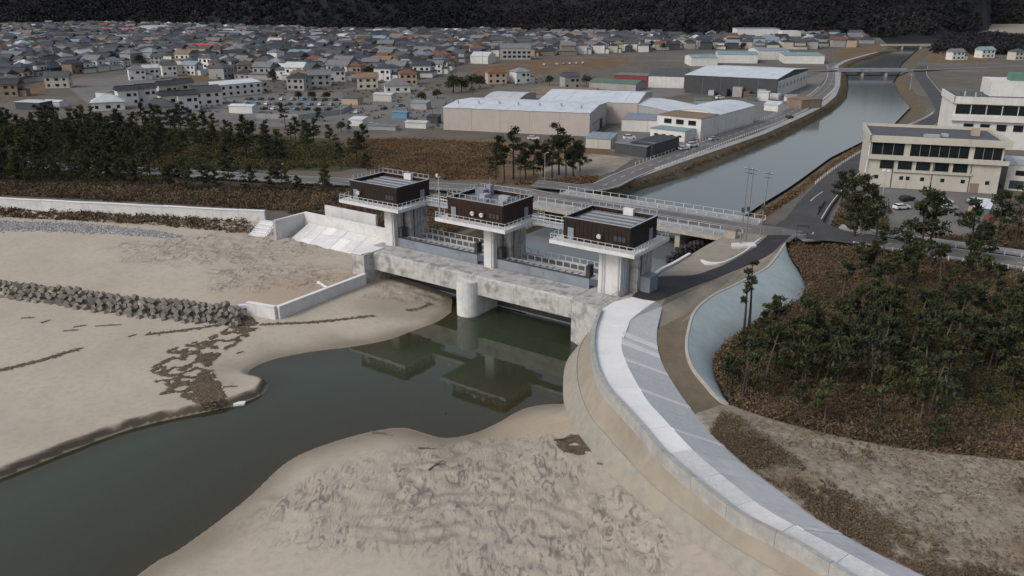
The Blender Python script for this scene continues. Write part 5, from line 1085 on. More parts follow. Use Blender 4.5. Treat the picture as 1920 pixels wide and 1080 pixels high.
def shift(p0, p1, a, b):
    d = (p1 - p0).normalized(); n = Vector((-d.y, d.x, 0)); return p0 + d * a + n * b
# beige warehouse
w0, w1 = P(832, 243, 3), P(1105, 256, 3)
t, W = hall('warehouse', 'long beige warehouse with pale ribbed roof facing the reed field', w0, w1, 34, 8.7, 'wall_beige', 'roof_white', 18, 'gable', 1.0)
for k in range(7): MB().tube([(3 + k * 8.5, 9 + (k % 3), 9.3), (3 + k * 8.5, 9 + (k % 3), 10.6)], [.35, .5], 8).build('roof_vent', 'galvanised', t)
for k in range(4): glaze(t, 'r', 6 + k * 3, 7.2 + k * 3, 3.2, 4.6, (W, 34), frame='wall_white')
MB().box(W + .02, W + .5, 20, 23, 0, 4).build('door', 'wall_dark', t)
hall('warehouse', 'pale roofed hall behind the right half of the beige warehouse', shift(w0, w1, 30, 36), shift(w0, w1, 72, 36), 44, 8.6, 'wall_beige', 'roof_white', 14, 'gable', 2.2)
hall('warehouse', 'low pale hall behind the left end of the beige warehouse', shift(w0, w1, 4, 37), shift(w0, w1, 20, 37), 30, 7.8, 'wall_grey', 'roof_pale', 6, 'arch', 1.6)
hall('warehouse', 'brown-grey roofed shed between the pale halls behind the beige warehouse', shift(w0, w1, 14, 70), shift(w0, w1, 44, 70), 26, 7.0, 'wall_grey', 'roof_brown', 8, 'mono', 1.0)
# low buildings between the warehouse and the canal road
q0, q1 = P(1165, 246, 3), P(1262, 250, 3)
hall('shed', 'flat grey roofed low factory beside the beige warehouse', q0, q1, 26, 4.6, 'wall_white', 'roof_bluegrey', 8, 'flat', .8)
hall('shed', 'grey flat roofed shed behind the low factory', shift(q0, q1, -2, 27), shift(q0, q1, 26, 27), 26, 5.4, 'wall_grey', 'roof_grey', 6, 'flat', .8)
q0, q1 = P(1098, 277, 3), P(1145, 280, 3)
t, W = hall('hut', 'small pale hut with bluish sloping roof right of the pine clump', q0, q1, 9, 3.4, 'wall_cream', 'roof_bluegrey', 5, 'mono', .8, 'hut'); glaze(t, 'f', 1.5, 2.7, .8, 2.2, (W, 9)); glaze(t, 'f', 5, 6.4, 0, 2.2, (W, 9), 'door', None, 'wall_dark')
q0, q1 = P(1152, 288, 3), P(1212, 297, 3)
hall('shed', 'open dark shed with sagging grey roof by the canal road', q0, q1, 10, 3.6, 'wall_dark', 'roof_grey', 4, 'gable', .7, 'shed'); hall('shed', 'black timber shed next to the canal road', P(1222, 296, 3), P(1272, 280, 3), 8, 4.2, 'wall_dark', 'roof_dark', 4, 'flat', .4, 'shed')
# long white building along the canal road
q0, q1 = P(1312, 262, 3), P(1412, 231, 3)
t, W = hall('canal_building', 'long white two-storey building beside the canal road with pale roof', shift(q0, q1, 16, 0), q1, 20, 7.2, 'wall_white', 'roof_white', 12, 'arch', 1.6, 'building')
for k in range(7): glaze(t, 'f', 1.5 + k * 4.2, 2.9 + k * 4.2, 4.6, 6.0, (W, 20))
for k in range(5): glaze(t, 'f', 2.5 + k * 5.5, 4.5 + k * 5.5, .6, 2.4, (W, 20))
t, W = hall('canal_building', 'brown roofed end block of the long white canal building', q0, shift(q0, q1, 15.8, 0), 18, 7.6, 'wall_white', 'roof_brown', 5, 'flat', .5, 'building')
for k in range(3): glaze(t, 'l', 2 + k * 5, 5 + k * 5, 5.0, 6.7, (W, 18), frame='wall_grey')
for k in range(4): glaze(t, 'f', 1.5 + k * 3.5, 2.8 + k * 3.5, 4.8, 6.4, (W, 18))
t, W = hall('canal_building', 'low white annex with open roof terrace beside the brown roofed block', shift(q0, q1, -9, 2), shift(q0, q1, -.1, 2), 14, 3.8, 'wall_white', 'roof_teal', 3, 'flat', .3, 'building')
for k in range(4): glaze(t, 'l', 1.2 + k * 3.2, 2.8 + k * 3.2, 1.6, 2.3, (W, 14))
hall('warehouse', 'white vaulted roof hall left of the long canal building', shift(q0, q1, 20, 22), shift(q0, q1, 44, 22), 38, 6.4, 'wall_grey', 'roof_white', 8, 'arch', 1.8)
# dark walled warehouse with large white roof
q0, q1 = P(1283, 174, 3), P(1455, 184, 3)
t, W = hall('warehouse', 'huge white roofed warehouse with charcoal front wall by the canal', q0, q1, 74, 9.6, 'wall_dark', 'roof_white', 16, 'gable', 2.2, wjoint='wall_grey')
MB().box(W + .01, W + .15, 1, 73, 0, 8.6).build('side_wall', 'wall_white', t)
for k in range(8): glaze(t, 'r', 4 + k * 8.5, 8 + k * 8.5, 4.2, 6.2, (W + .16, 74), mat='wall_grey')
for k in range(6):
    b = MB().box(15 + k * 6.5, 18 + k * 6.5 + (k % 3), -5 - (k % 2) * 2, -1.5, -.2, 2.6 + (k * 37 % 5) * .6).build('machine_unit', ('galvanised', 'wall_dark', 'wall_grey', 'roof_rust', 'wall_grey', 'wall_white')[k], t)
hall('hut', 'small white cabin in the yard of the charcoal warehouse', P(1420, 189, 3), P(1440, 190, 3), 5, 4.4, 'wall_white', 'roof_white', 2, 'flat', .3, 'cabin', vpan=False)
hall('hut', 'small white gabled hut beside the canal road yard', P(1432, 207, 3), P(1458, 210, 3), 7, 2.8, 'wall_white', 'roof_pale', 3, 'gable', 1.4, 'hut', vpan=False)
hall('shed', 'brown open shed beside the canal road bend', P(1474, 200, 3), P(1502, 205, 3), 12, 4.2, 'wall_brown', 'roof_brown', 3, 'flat', .4)
# teal roofed row and other halls behind
for k, (a, b, c, d, dep, h, rf, kd, lb) in enumerate(((1296, 124, 1345, 124, 26, 6, 'roof_teal', 'gable', 'pale teal roofed hall, leftmost of the teal row'), (1345, 118, 1420, 119, 34, 6.5, 'roof_teal', 'gable', 'wide teal roofed hall in the middle of the teal row'), (1420, 112, 1478, 112, 30, 7, 'roof_bluegrey', 'arch', 'blue-grey vaulted hall in the teal row'), (1470, 119, 1545, 120, 34, 6, 'roof_teal', 'flat', 'low teal roofed works nearest the canal'), (1420, 105, 1475, 105, 20, 5, 'roof_white', 'flat', 'narrow white roofed shed behind the teal row'))): hall('factory', lb, P(a, b, 3), P(c, d, 3), dep, h, 'wall_white', rf, 8, kd, 1.6, 'factory', vpan=False)
t, W = hall('gable_hall', 'white gabled hall with grey roof beside a red shed', P(1215, 164, 3), P(1282, 166, 3), 34, 6.5, 'wall_white', 'roof_slate', 7, 'gable', 3.2, 'hall')
hall('shed', 'dark red walled shed beside the white gabled hall', P(1150, 160, 3), P(1214, 163, 3), 14, 6.2, 'sheet_red', 'roof_grey', 6, 'flat', .4); hall('shed', 'long green-grey roofed shed in front of the dark red shed', P(1104, 166, 3), P(1192, 171, 3), 16, 3.6, 'wall_grey', 'roof_green', 8, 'gable', 1.6)
# office blocks on the right
q0, q1 = P(1622, 349, 3), P(1868, 364, 3)
rz, W = frame_of(q0, q1); D = 24
of = thing('office_block', 'cream three-storey office block with dark glass bands beside the car park', 'building', (q0.x, q0.y, 3), rz)
MB().box(0, W, 0, D, -.5, 13.4).build('wall', 'wall_cream', of)
for z0, z1, pr_ in ((7.9, 9.0, .9), (12.6, 14.4, .9)): MB().box(-.6, W + 1.5, -pr_, -.003, z0, z1).build('ledge', 'wall_cream', of)
MB().box(-.62, -.003, -.9, D, 12.6, 14.4).build('ledge', 'wall_cream', of); MB().box(W + .003, W + 1.5, 0, D, 12.6, 14.4).build('ledge', 'wall_cream', of); MB().box(-.6, W + 1.5, D + .003, D + .5, 12.6, 14.4).build('ledge', 'wall_cream', of)
MB().box(.1, W - .1, .1, D - .1, 13.404, 13.6).build('roof', 'roof_slate', of)
for a0, a1 in ((.4, 8.6), (10.2, 29.8 * W / 40), (31.4 * W / 40, W - .5)): 
    g = glaze(of, 'f', a0, a1, 9.15, 12.4, (W, D)); n = max(2, round((a1 - a0) / 2.6))
    for k in range(1, n): MB().box(a0 + (a1 - a0) * k / n - .05, a0 + (a1 - a0) * k / n + .05, -.09, -.051, 9.15, 12.4).build('mullion', 'wall_grey', g)
for k in range(5): a0 = 3.0 + k * 5.0 * W / 36; glaze(of, 'f', a0, a0 + 3.9 * W / 36, 5.3, 7.7, (W, D), frame='wall_cream')
MB().box(7.2 * W / 36, 28.5 * W / 36, -.5, -.004, 4.6, 5.1).build('sill_ledge', 'wall_cream', of)
for a in (2.2, 9.2, 11, 15, 20.5, 26, 32.5): glaze(of, 'f', a * W / 36, a * W / 36 + 1.0, 2.4, 3.4, (W, D))
glaze(of, 'f', 28.6 * W / 36, 31 * W / 36, -.3, 2.6, (W, D), 'door', None, 'wall_brown')
for a in (7.0, 18.0, 28.2): MB().tube([(a * W / 36, -.12, -.3), (a * W / 36, -.12, 7.8)], .09, 6).build('downpipe', 'steel_dark', of)
MB().box(27, 29, 12, 14, 13.604, 15.6).build('roof_hut', 'wall_tan', of); MB().box(14, 18, 6, 7.5, 13.604, 14.3).build('roof_unit', 'galvanised', of); MB().box(19, 20.5, 8, 11, 13.604, 14.2).build('roof_unit', 'galvanised', of)
MB().tube([(-.7, -.6, -.3), (-.2, -.3, 12.6)], .18, 6).build('corner_pipe', 'wall_white', of)
p0 = P(1776, 275, 3); rz2 = rz; dirx = Vector((math.cos(rz), math.sin(rz), 0))
ob = thing('office_block', 'white four-storey office block behind the cream one with long window band', 'building', (p0.x, p0.y, 3), rz); W2, D2 = 46, 26
MB().box(0, W2, 0, D2, -.5, 17.0).build('wall', 'wall_white', ob); MB().box(-.5, W2, -.8, -.003, 15.2, 17.6).build('ledge', 'wall_white', ob); MB().box(-.5, W2, -1.2, -.003, 9.4, 11.2).build('ledge', 'wall_white', ob); MB().box(-.5, -.003, -.8, D2, 15.2, 17.6).build('ledge', 'wall_white', ob)
for k in range(9): glaze(ob, 'f', .6 + k * 4.9, 5.2 + k * 4.9, 11.6, 14.9, (W2, D2), frame='wall_white')
for k in range(8): glaze(ob, 'f', 4 + k * 5.2, 7 + k * 5.2, 6.2, 8.4, (W2, D2), frame='wall_grey')
MB().box(.1, W2 - .1, .1, D2 - .1, 17.004, 17.2).build('roof', 'roof_slate', ob)
ph = MB().box(12, W2 - 1, 8, 24, 17.204, 22.5).build('penthouse', 'wall_white', ob); MB().box(26, 28.4, 7.9, 7.997, 18.0, 20.6).build('door', 'wall_grey', ph)
for k in range(4): MB().box(18 + k * 6, 22.5 + k * 6, 9, 15, 22.504, 25.0 - .3 * (k % 2)).build('net_screen', 'green_net', ph)
for k in range(5): MB().tube([(2 + k * 1.7, 4 + k % 2, 17.2), (2 + k * 1.7, 4 + k % 2, 18.6 + .4 * (k % 3))], .35, 8).build('roof_unit', 'galvanised' if k % 2 else 'roof_green', ob)
t, W = hall('annex', 'low white annex right of the cream office block', P(1882, 356, 3), P(1960, 362, 3), 14, 7.0, 'wall_white', 'roof_pale', 5, 'flat', .3, 'building', vpan=False); glaze(t, 'f', 2, 5, 4.2, 5.6, (W, 14)); glaze(t, 'f', 1, 4.5, .5, 2.8, (W, 14), mat='wall_dark'); glaze(t, 'f', 6, 9, 4.2, 5.6, (W, 14))
t, W = hall('shed', 'tiny shed with pale blue roof in the car park corner', P(1822, 408, 3), P(1852, 412, 3), 6, 2.6, 'roof_green', 'roof_white', 3, 'mono', 1.0, 'shed', vpan=False)
MB().box(-1.2, -.05, 1, 2, 0, 2.6).build('tank', 'wall_tan', t)
o = MB().prism([(-1.3, -.8), (1.3, -.8), (1.3, .8), (-1.3, .8)], 0, 1.2).build('container', 'sheet_red', None, P(1856, 414, 3.0), .3); tag(o, 'small red skip beside the tiny car park shed', 'skip')
# grey yard wall round the car yard
yw = thing('yard_wall', 'long grey block wall around the car yard behind the left pines', 'wall')
for (a, b) in (((395, 225), (480, 222)), ((480, 222), (560, 224)), ((560, 224), (640, 214)), ((640, 214), (660, 203))):
    p, q = P(*a, 3), P(*b, 3); n = max(2, round((q - p).length / 5))
    for k in range(n): wallpiece((p.lerp(q, k / n).x, p.lerp(q, k / n).y), (p.lerp(q, (k + .985) / n).x, p.lerp(q, (k + .985) / n).y), .3, 2.6, 5.2, 'wall_panel', yw, 'wall_grey')

# ------------------------------------------------------------------ houses
GABLE, HIP = 0, 1
def house_proto(w, d, h, kind, rise, wing=False, skirt=False):
    wm = MB().box(-w / 2, w / 2, -d / 2, d / 2, -.4, h)
    if skirt: wm.box(-w / 2 - 1.3, w / 2 + 1.3, -d / 2 - 1.3, d / 2 + 1.0, -.4, 2.7)
    if wing: wm.box(w / 2 + .0, w / 2 + 3.2, -d / 2 + 1, d / 2 - 1.5, -.4, h * .5)
    e = .55; rm = MB(); x, y = w / 2 + e, d / 2 + e; z0, z1 = h + .004, h + rise
    if kind == HIP:
        r_ = max(.2, w / 2 - d / 2); rm.v = [(-x, -y, z0), (x, -y, z0), (x, y, z0), (-x, y, z0), (-r_, 0, z1), (r_, 0, z1)]; rm.f = [(0, 1, 5, 4), (1, 2, 5), (2, 3, 4, 5), (3, 0, 4), (3, 2, 1, 0)]
    else:
        rm.v = [(-x, -y, z0), (x, -y, z0), (x, y, z0), (-x, y, z0), (-x, 0, z1), (x, 0, z1)]; rm.f = [(0, 1, 5, 4), (1, 2, 5), (2, 3, 4, 5), (3, 0, 4), (3, 2, 1, 0)]
    if wing: k = len(rm.v); rm.v += [(w / 2, -d / 2 + .6, h * .5 + .9), (w / 2 + 3.6, -d / 2 + .6, h * .5 + .01), (w / 2 + 3.6, d / 2 - 1.1, h * .5 + .01), (w / 2, d / 2 - 1.1, h * .5 + .9)]; rm.f += [(k, k + 1, k + 2, k + 3)]
    rm.bar((-w / 2 + (0 if kind == GABLE else w / 2 - max(.2, w / 2 - d / 2)), 0, z1 + .05), (w / 2 - (0 if kind == GABLE else w / 2 - max(.2, w / 2 - d / 2)), 0, z1 + .05), .3, .25)
    if skirt:
        k = len(rm.v); a, b, c = w / 2 + 1.9, d / 2 + 1.9, d / 2 + 1.6; rm.v += [(-a, -b, 2.72), (a, -b, 2.72), (a, c, 2.72), (-a, c, 2.72), (-w / 2, -d / 2, 3.5), (w / 2, -d / 2, 3.5), (w / 2, d / 2, 3.5), (-w / 2, d / 2, 3.5)]; rm.f += [(k + i, k + (i + 1) % 4, k + 4 + (i + 1) % 4, k + 4 + i) for i in range(4)]
    wins = []
    for fl in range(2 if h > 4 else 1):
        for k in range(3):
            if (k + fl) % 3 == 1 and w < 9: continue
            wins.append(('f', -w / 2 + w * (k + .28) / 3, 1.7 if k % 2 else 1.2, .9 + fl * 2.8))
        wins.append(('s', -d * .2, 1.3, .9 + fl * 2.8))
    return dict(w=w, d=d, h=h, wall=wm.mesh('wall'), roof=rm.mesh('roof'), wins=wins)
HP = [house_proto(9, 8, 5.8, HIP, 2.1), house_proto(11, 8, 5.6, GABLE, 2.4), house_proto(8.5, 7.5, 6.0, HIP, 1.9, True), house_proto(10, 7, 5.6, GABLE, 2.2, True), house_proto(12, 9, 3.4, HIP, 2.8), house_proto(8, 7, 6.2, GABLE, 1.7), house_proto(10, 9, 5.8, HIP, 2.4), house_proto(8, 6.5, 6.2, HIP, 2.2, False, True), house_proto(9.5, 6.5, 6.0, GABLE, 2.3, False, True)]
for hpr in HP: hpr['wall'].materials.append(M['wall_white']); hpr['roof'].materials.append(M['roof_slate'])
wmesh = {}
def win_mesh(wd, face):
    if (wd, face) not in wmesh:
        m_ = MB().box(0, wd, -.06, -.002, 0, 1.25) if face == 'f' else MB().box(.002, .06, 0, wd, 0, 1.25); m_ = m_.mesh('window'); m_.materials.append(M['glass_dark']); wmesh[(wd, face)] = m_
    return wmesh[(wd, face)]
ROOFC = [('roof_slate', 'slate-grey', 36), ('roof_dark', 'black', 30), ('roof_grey', 'grey', 16), ('roof_navy', 'navy-grey', 14), ('roof_bluegrey', 'blue-grey', 5), ('roof_brown', 'brown', 5), ('roof_pale', 'pale', 3), ('roof_rust', 'rust', 3), ('roof_teal', 'teal', 1)]
WALLC = [('wall_white', 'white', 46), ('wall_cream', 'cream', 14), ('wall_grey', 'grey', 30), ('wall_tan', 'tan', 7), ('wall_brown', 'brown', 16), ('wall_pink', 'pinkish', 3), ('wall_dark', 'charcoal', 12)]
def pick(g, L_):
    x = g.random() * sum(a[2] for a in L_)
    for a in L_:
        x -= a[2]
        if x <= 0: return a
    return L_[0]
def house(loc, rz, hp, roof, wall, label, group, windows=True, sc=1.0):
    t = thing('house', label, 'house', loc, rz, group); t.scale = (sc, sc, sc); recolor(put('wall', hp['wall'], None, t), wall); recolor(put('roof', hp['roof'], None, t), roof)
    if windows:
        for f, a, wd, z in hp['wins']:
            if f == 'f': put('window', win_mesh(wd, 'f'), None, t, (a, -hp['d'] / 2, z))
            else: put('window', win_mesh(wd, 's'), None, t, (hp['w'] / 2, a, z))
    return t
# hand-placed nearer houses: px, py base, proto, turn, roof, wall, label
NEAR = [(112, 164, 1, .25, 'roof_slate', 'wall_cream', 'cream two-storey house alone at the edge of the brown left field'), (20, 180, 3, .1, 'roof_dark', 'wall_brown', 'dark brown house at the far left picture edge'),
 (258, 150, 2, .5, 'roof_grey', 'wall_white', 'left house of the white cluster above the grey lot'), (285, 148, 5, .5, 'roof_pale', 'wall_white', 'middle house of the white cluster above the grey lot'), (318, 142, 5, .5, 'roof_slate', 'wall_white', 'right house of the white cluster above the grey lot'), (362, 140, 3, -.4, 'roof_bluegrey', 'wall_white', 'white gabled house with blue-grey roof above the brown patch'),
 (240, 196, 5, .6, 'roof_dark', 'wall_white', 'white row house with black roof, leftmost of the front row'), (275, 192, 5, .6, 'roof_dark', 'wall_white', 'white row house with black roof, second of the front row'), (315, 185, 5, .6, 'roof_dark', 'wall_cream', 'row house with black roof behind the white front row, left'), (345, 180, 5, .6, 'roof_dark', 'wall_cream', 'row house with black roof behind the white front row, right'), (322, 207, 5, .6, 'roof_dark', 'wall_white', 'white row house with brown bands nearest the left pines'), (352, 206, 5, .6, 'roof_dark', 'wall_white', 'white row house right of the brown banded one'), (388, 196, 1, .6, 'roof_slate', 'wall_white', 'grey roofed white house beside the white row houses'), (205, 205, 4, .4, 'roof_pale', 'wall_white', 'low pale roofed house at the corner of the grey lot'), (300, 214, 4, .3, 'roof_slate', 'wall_grey', 'low grey house just behind the left pines'),
 (562, 158, 0, .3, 'roof_brown', 'wall_tan', 'tan two-storey house with brown hip roof at the town edge'), (600, 160, 1, .3, 'roof_grey', 'wall_grey', 'grey gabled house right of the tan house'), (632, 152, 2, .3, 'roof_slate', 'wall_white', 'white house with wing at the town edge'), (462, 140, 6, .3, 'roof_slate', 'wall_tan', 'slate roofed tan house behind the long white flats'),
 (975, 155, 2, .5, 'roof_bluegrey', 'wall_white', 'white house with blue-grey roof left of the green shed'), (930, 156, 6, .2, 'roof_rust', 'wall_pink', 'pinkish house with rust roof behind the beige warehouse'), (1068, 166, 5, .3, 'roof_slate', 'wall_grey', 'small grey gabled house left of the green-grey shed'), (745, 172, 4, .2, 'roof_grey', 'wall_white', 'low white house in the brown lot'), (690, 166, 3, .2, 'roof_brown', 'wall_cream', 'brown roofed cream house at the back of the brown lot'), (765, 158, 0, .2, 'roof_rust', 'wall_tan', 'rust roofed tan house above the brown lot'), (1845, 108, 1, .2, 'roof_teal', 'wall_white', 'teal roofed white house among the dark trees at right'), (1790, 112, 3, .2, 'roof_grey', 'wall_white', 'grey roofed white house right of the canal'), (1905, 112, 0, .2, 'roof_slate', 'wall_cream', 'slate roofed cream house at the right picture edge')]
for px, py, k, rz_, rf, wl_, lb in NEAR: p = P(px, py, 3); house((p.x, p.y, 3), rz_, HP[k], rf, wl_, lb, None, True, 1.15)
t, W = hall('apartment_house', 'long white two-storey flats with pale roof behind the car yard', P(412, 184, 3), P(492, 176, 3), 9, 6.4, 'wall_white', 'roof_white', 6, 'mono', 1.2, 'flats', vpan=False)
for fl in range(2):
    for k in range(7): glaze(t, 'f', 2 + k * 4.2, 3.6 + k * 4.2, 1.2 + fl * 2.9, 2.6 + fl * 2.9, (W, 9))
hall('barn', 'white barn with blue roof patch standing on the brown field', P(882, 119, 3), P(915, 120, 3), 16, 5.5, 'wall_white', 'roof_pale', 4, 'gable', 3.0, 'barn', vpan=False)
t, W = hall('school_building', 'grey block building with angular roof beyond the brown field', P(938, 112, 3), P(995, 112, 3), 16, 9, 'wall_grey', 'roof_grey', 5, 'gable', 3.5, 'building', vpan=False)
for fl in range(2):
    for k in range(6): glaze(t, 'f', 2.5 + k * 4.0, 5 + k * 4.0, 1.6 + fl * 3.4, 3.4 + fl * 3.4, (W, 16))
for k, (a, b, c, d, dep, h, wl_, rf, lb) in enumerate(((186, 66, 256, 66, 24, 7, 'wall_cream', 'roof_orange', 'long building with bright orange roof at the back of the town'), (356, 99, 400, 99, 16, 6, 'wall_white', 'roof_red', 'building with bright red roof in the middle of the town'), (372, 104, 408, 104, 12, 5, 'wall_white', 'roof_blue', 'small blue roofed shed in front of the red roof'), (540, 113, 582, 113, 16, 6, 'wall_white', 'roof_teal', 'teal roofed hall among the grey houses'), (532, 86, 568, 86, 14, 6, 'wall_white', 'roof_orange', 'white building with orange roof edge in the back town'), (408, 76, 478, 76, 20, 8, 'wall_white', 'roof_bluegrey', 'wide blue-grey roofed school hall at the back of the town'), (262, 62, 312, 62, 14, 9, 'wall_white', 'roof_white', 'white flat roofed block right of the orange roof'), (848, 86, 882, 86, 14, 5, 'wall_white', 'roof_white', 'bright white roofed shed in the back town'), (826, 66, 866, 66, 20, 6, 'wall_white', 'roof_white', 'white arched roof at the foot of the hills'), (1380, 78, 1460, 78, 20, 14, 'wall_white', 'roof_bluegrey', 'tallest white block at the foot of the hills'), (1465, 80, 1500, 80, 16, 12, 'wall_white', 'roof_white', 'white block right of the tallest white block'))): hall('town_building', lb, P(a, b, 3), P(c, d, 3), dep, h, wl_, rf, 5, 'gable' if k not in (6, 9, 10) else 'flat', 2.0, 'building', vpan=False)
# the town itself
TOWN = [(-80, 58), (-80, 170), (10, 165), (80, 142), (150, 138), (235, 130), (240, 120), (330, 120), (400, 132), (405, 148), (500, 150), (520, 168), (640, 168), (680, 160), (740, 152), (800, 146), (860, 126), (905, 108), (1195, 98), (1285, 94), (1400, 92), (1540, 93), (1600, 88), (1640, 80), (1620, 72), (1340, 73), (900, 64), (640, 63), (480, 57), (300, 51), (150, 49)]
material('town_ground', (.085, .080, .074), (.062, .060, .058), .15, .95, .2, 3, (.11, .105, .10), .03)
sheet('town_ground', PP([(a, max(b, 50)) for a, b in TOWN], 3.012), 'town_ground')
cells = []; ca, sa = math.cos(-.25), math.sin(-.25); g = random.Random(77)
for i in range(-145, 146):
    for j in range(20, 145):
        x = i * 13.2 + g.uniform(-2.4, 2.4); y = j * 13.2 + g.uniform(-2.4, 2.4); X_, Y_ = x * ca - y * sa, x * sa + y * ca
        if Y_ < 330: continue
        px, py = PIX(X_, Y_, 3)
        if inside(np.array([px]), np.array([py]), TOWN)[0]: cells.append((Y_, X_, px, py))
cells.sort(); landmarks = [(p[0], p[1]) for p in [(P(a, b, 3).x, P(a, b, 3).y) for a, b in ((221, 66), (378, 99), (560, 113), (550, 86), (443, 76), (287, 62), (865, 86), (846, 66), (1420, 78), (1482, 80), (390, 104), (900, 119), (966, 112))] + [(P(n_[0], n_[1], 3).x, P(n_[0], n_[1], 3).y) for n_ in NEAR]]
keep, far, treesp = [], [], []
for Y_, X_, px, py in cells:
    if any((X_ - a) ** 2 + (Y_ - b) ** 2 < 20 ** 2 for a, b in landmarks): continue
    nz = float(vnoise(np.array([X_]), np.array([Y_]), 60, 5)[0])
    if nz > .8 or g.random() < .07: continue
    if g.random() < (.30 if nz < -.45 else .07): treesp.append((X_, Y_)); continue
    keep.append((X_, Y_))
seen = [k for k in keep if -5 < PIX(k[0], k[1], 3)[0] < 1925]; near_n = [k for k in seen][:262]; ns = set(near_n); far = [k for k in keep if k not in ns]
rl = rows_label(near_n, 9)
for i, (x, y) in enumerate(near_n):
    rf, rn, _ = pick(g, ROOFC); wl_, wn, _ = pick(g, WALLC); r_, c = rl[i]; kp_ = g.randrange(len(HP)); shp = ('hip', 'gable', 'hip', 'gable', 'hip', 'gable', 'hip', 'hip', 'gable')[kp_]
    house((x, y, 3), -.25 + g.choice([0, 1.5708, 0, .2, -.2]), HP[kp_], rf, wl_, f'{rn} {shp} roofed {wn} house, {nth(c)} from left in {nth(r_)} house row from front', 'houses of the town', i < 150, g.uniform(.9, 1.35))
def merged_houses(pts):
    vs, fs, mi = [], [], []; mats = [a[0] for a in ROOFC] + [a[0] for a in WALLC]; nv = 0
    for x, y in pts:
        hp = HP[g.randrange(len(HP))]; a = -.25 + g.choice([0, 1.5708, .2]); c, s_ = math.cos(a), math.sin(a); sc_ = g.uniform(.9, 1.35)
        for me, m_ in ((hp['wall'], mats.index(pick(g, WALLC)[0])), (hp['roof'], mats.index(pick(g, ROOFC)[0]))):
            for v in me.vertices: vs.append(((v.co.x * c - v.co.y * s_) * sc_ + x, (v.co.x * s_ + v.co.y * c) * sc_ + y, v.co.z * sc_ + 3))
            for p in me.polygons: fs.append(tuple(nv + q for q in p.vertices)); mi.append(m_)
            nv += len(me.vertices)
    m = bpy.data.meshes.new('distant_houses'); m.from_pydata(vs, [], fs); m.update()
    for k in mats: m.materials.append(M[k])
    m.polygons.foreach_set('material_index', mi); o = put('distant_houses', m, None); tag(o, 'dense mass of grey roofed houses at the foot of the hills', 'houses', kind='stuff')
merged_houses(far)
gx = nr.choice(len(keep), 2600); gp = np.array(keep)[gx] + nr.uniform(-7, 7, (2600, 2)); rr_ = nr.uniform(.8, 2.2, 2600); v, f, ti = leaf_cloud(np.c_[gp, 3 + rr_ * .6], rr_, 14, 1.1, .8, 0, 55)
o = put('garden_shrubs', np_mesh('garden_shrubs', v, f, {'tint': ti}), 'brush_green'); tag(o, 'dark garden shrubs and hedges between the town houses', 'shrubs', kind='stuff')
yx = nr.uniform(-160, 150, 900); yy = nr.uniform(270, 560, 900); pq = np.array([PIX(a, b, 3) for a, b in zip(yx, yy)]); k = inside(pq[:, 0], pq[:, 1], [(180, 205), (330, 150), (420, 150), (830, 150), (1000, 112), (1190, 108), (1180, 150), (1000, 158), (880, 170), (825, 240), (650, 245), (420, 235)]); yx, yy = yx[k], yy[k]
rr_ = nr.uniform(.5, 1.5, len(yx)); v, f, ti = leaf_cloud(np.c_[yx, yy, 3 + rr_ * .4], rr_, 12, .8, .7, 0, 56); o = put('weeds', np_mesh('weeds', v, f, {'tint': ti}), 'brush'); tag(o, 'brown weeds and low bushes scattered over the lots before the town', 'weeds', kind='stuff')
tn = treesp[:70]; rl = rows_label(tn, 5)
for i, (x, y) in enumerate(tn): r_, c = rl[i]; tree('garden_tree', ROUND[i % 3], (x, y, 2.9), g.uniform(.7, 1.2), i * 1.0, f'dark garden tree, {nth(c)} from left in {nth(r_)} row of trees among the town houses', 'garden trees of the town')
for k, (px, py, s_, w_) in enumerate(((850, 175, 1.2, 'dark evergreen behind the left corner of the beige warehouse'), (865, 172, 1.3, 'largest dark evergreen behind the beige warehouse'), (885, 168, 1.0, 'dark evergreen right of the largest behind the warehouse'), (900, 165, .9, 'dark evergreen nearest the pinkish house'), (820, 185, .8, 'dark shrub tree left of the warehouse evergreens'), (1100, 160, .7, 'dark tree beside the small grey gabled house'), (1030, 160, .7, 'dark tree right of the white house behind the warehouse'), (790, 190, .8, 'dark bush on the brown lot'), (560, 186, .8, 'olive hedge tree at the back of the car yard, left'), (585, 186, .8, 'olive hedge tree at the back of the car yard, middle'), (612, 186, .75, 'olive hedge tree at the back of the car yard, right'), (170, 132, 1.1, 'dark tree above the cream house'), (640, 247, .5, 'small dark bush at the left edge of the reed field'))):
    p = P(px, py, 3); tree('evergreen_tree', ROUND[k % 3 if k not in (8, 9, 10) else 3], (p.x, p.y, 2.9), s_, k, w_)
# ------------------------------------------------------------------ wooded hills
HB = np.array([(-900, 52), (0, 49), (150, 46), (300, 50), (480, 57), (640, 62), (800, 64), (1000, 64), (1200, 69), (1350, 73), (1500, 75), (1640, 72), (1740, 71), (1830, 64), (1842, 48), (2000, 44), (2600, 46)], float)
hb = np.array([tuple(P(a, b, 3))[:2] for a, b in HB]); hang = np.arctan2(hb[:, 0], hb[:, 1]); hdist = np.hypot(hb[:, 0], hb[:, 1])
def hill_f(x, y): return np.hypot(x, y) - np.interp(np.arctan2(x, y), hang, hdist) - 30 - 55 * vnoise(x, y, 190, 9)
def hill_z(x, y):
    f = hill_f(x, y); return 2 + 150 * (1 - np.exp(-np.maximum(f, 0) / 330)) * (.8 + .45 * vnoise(x, y, 330, 3)) + sstep(0, 120, f) * (34 * vnoise(x, y, 170, 6) + 6 * vnoise(x, y, 40, 7)) - 3 * (f < 0)
material('hill_ground', (.010, .012, .015), (.008, .009, .012), .02, .95)
material('hill_wood', (.0075, .0085, .0115), (.0055, .0065, .009), .01, .95, c3=(.010, .010, .012), s3=.004, tint=(.027, .026, .028))
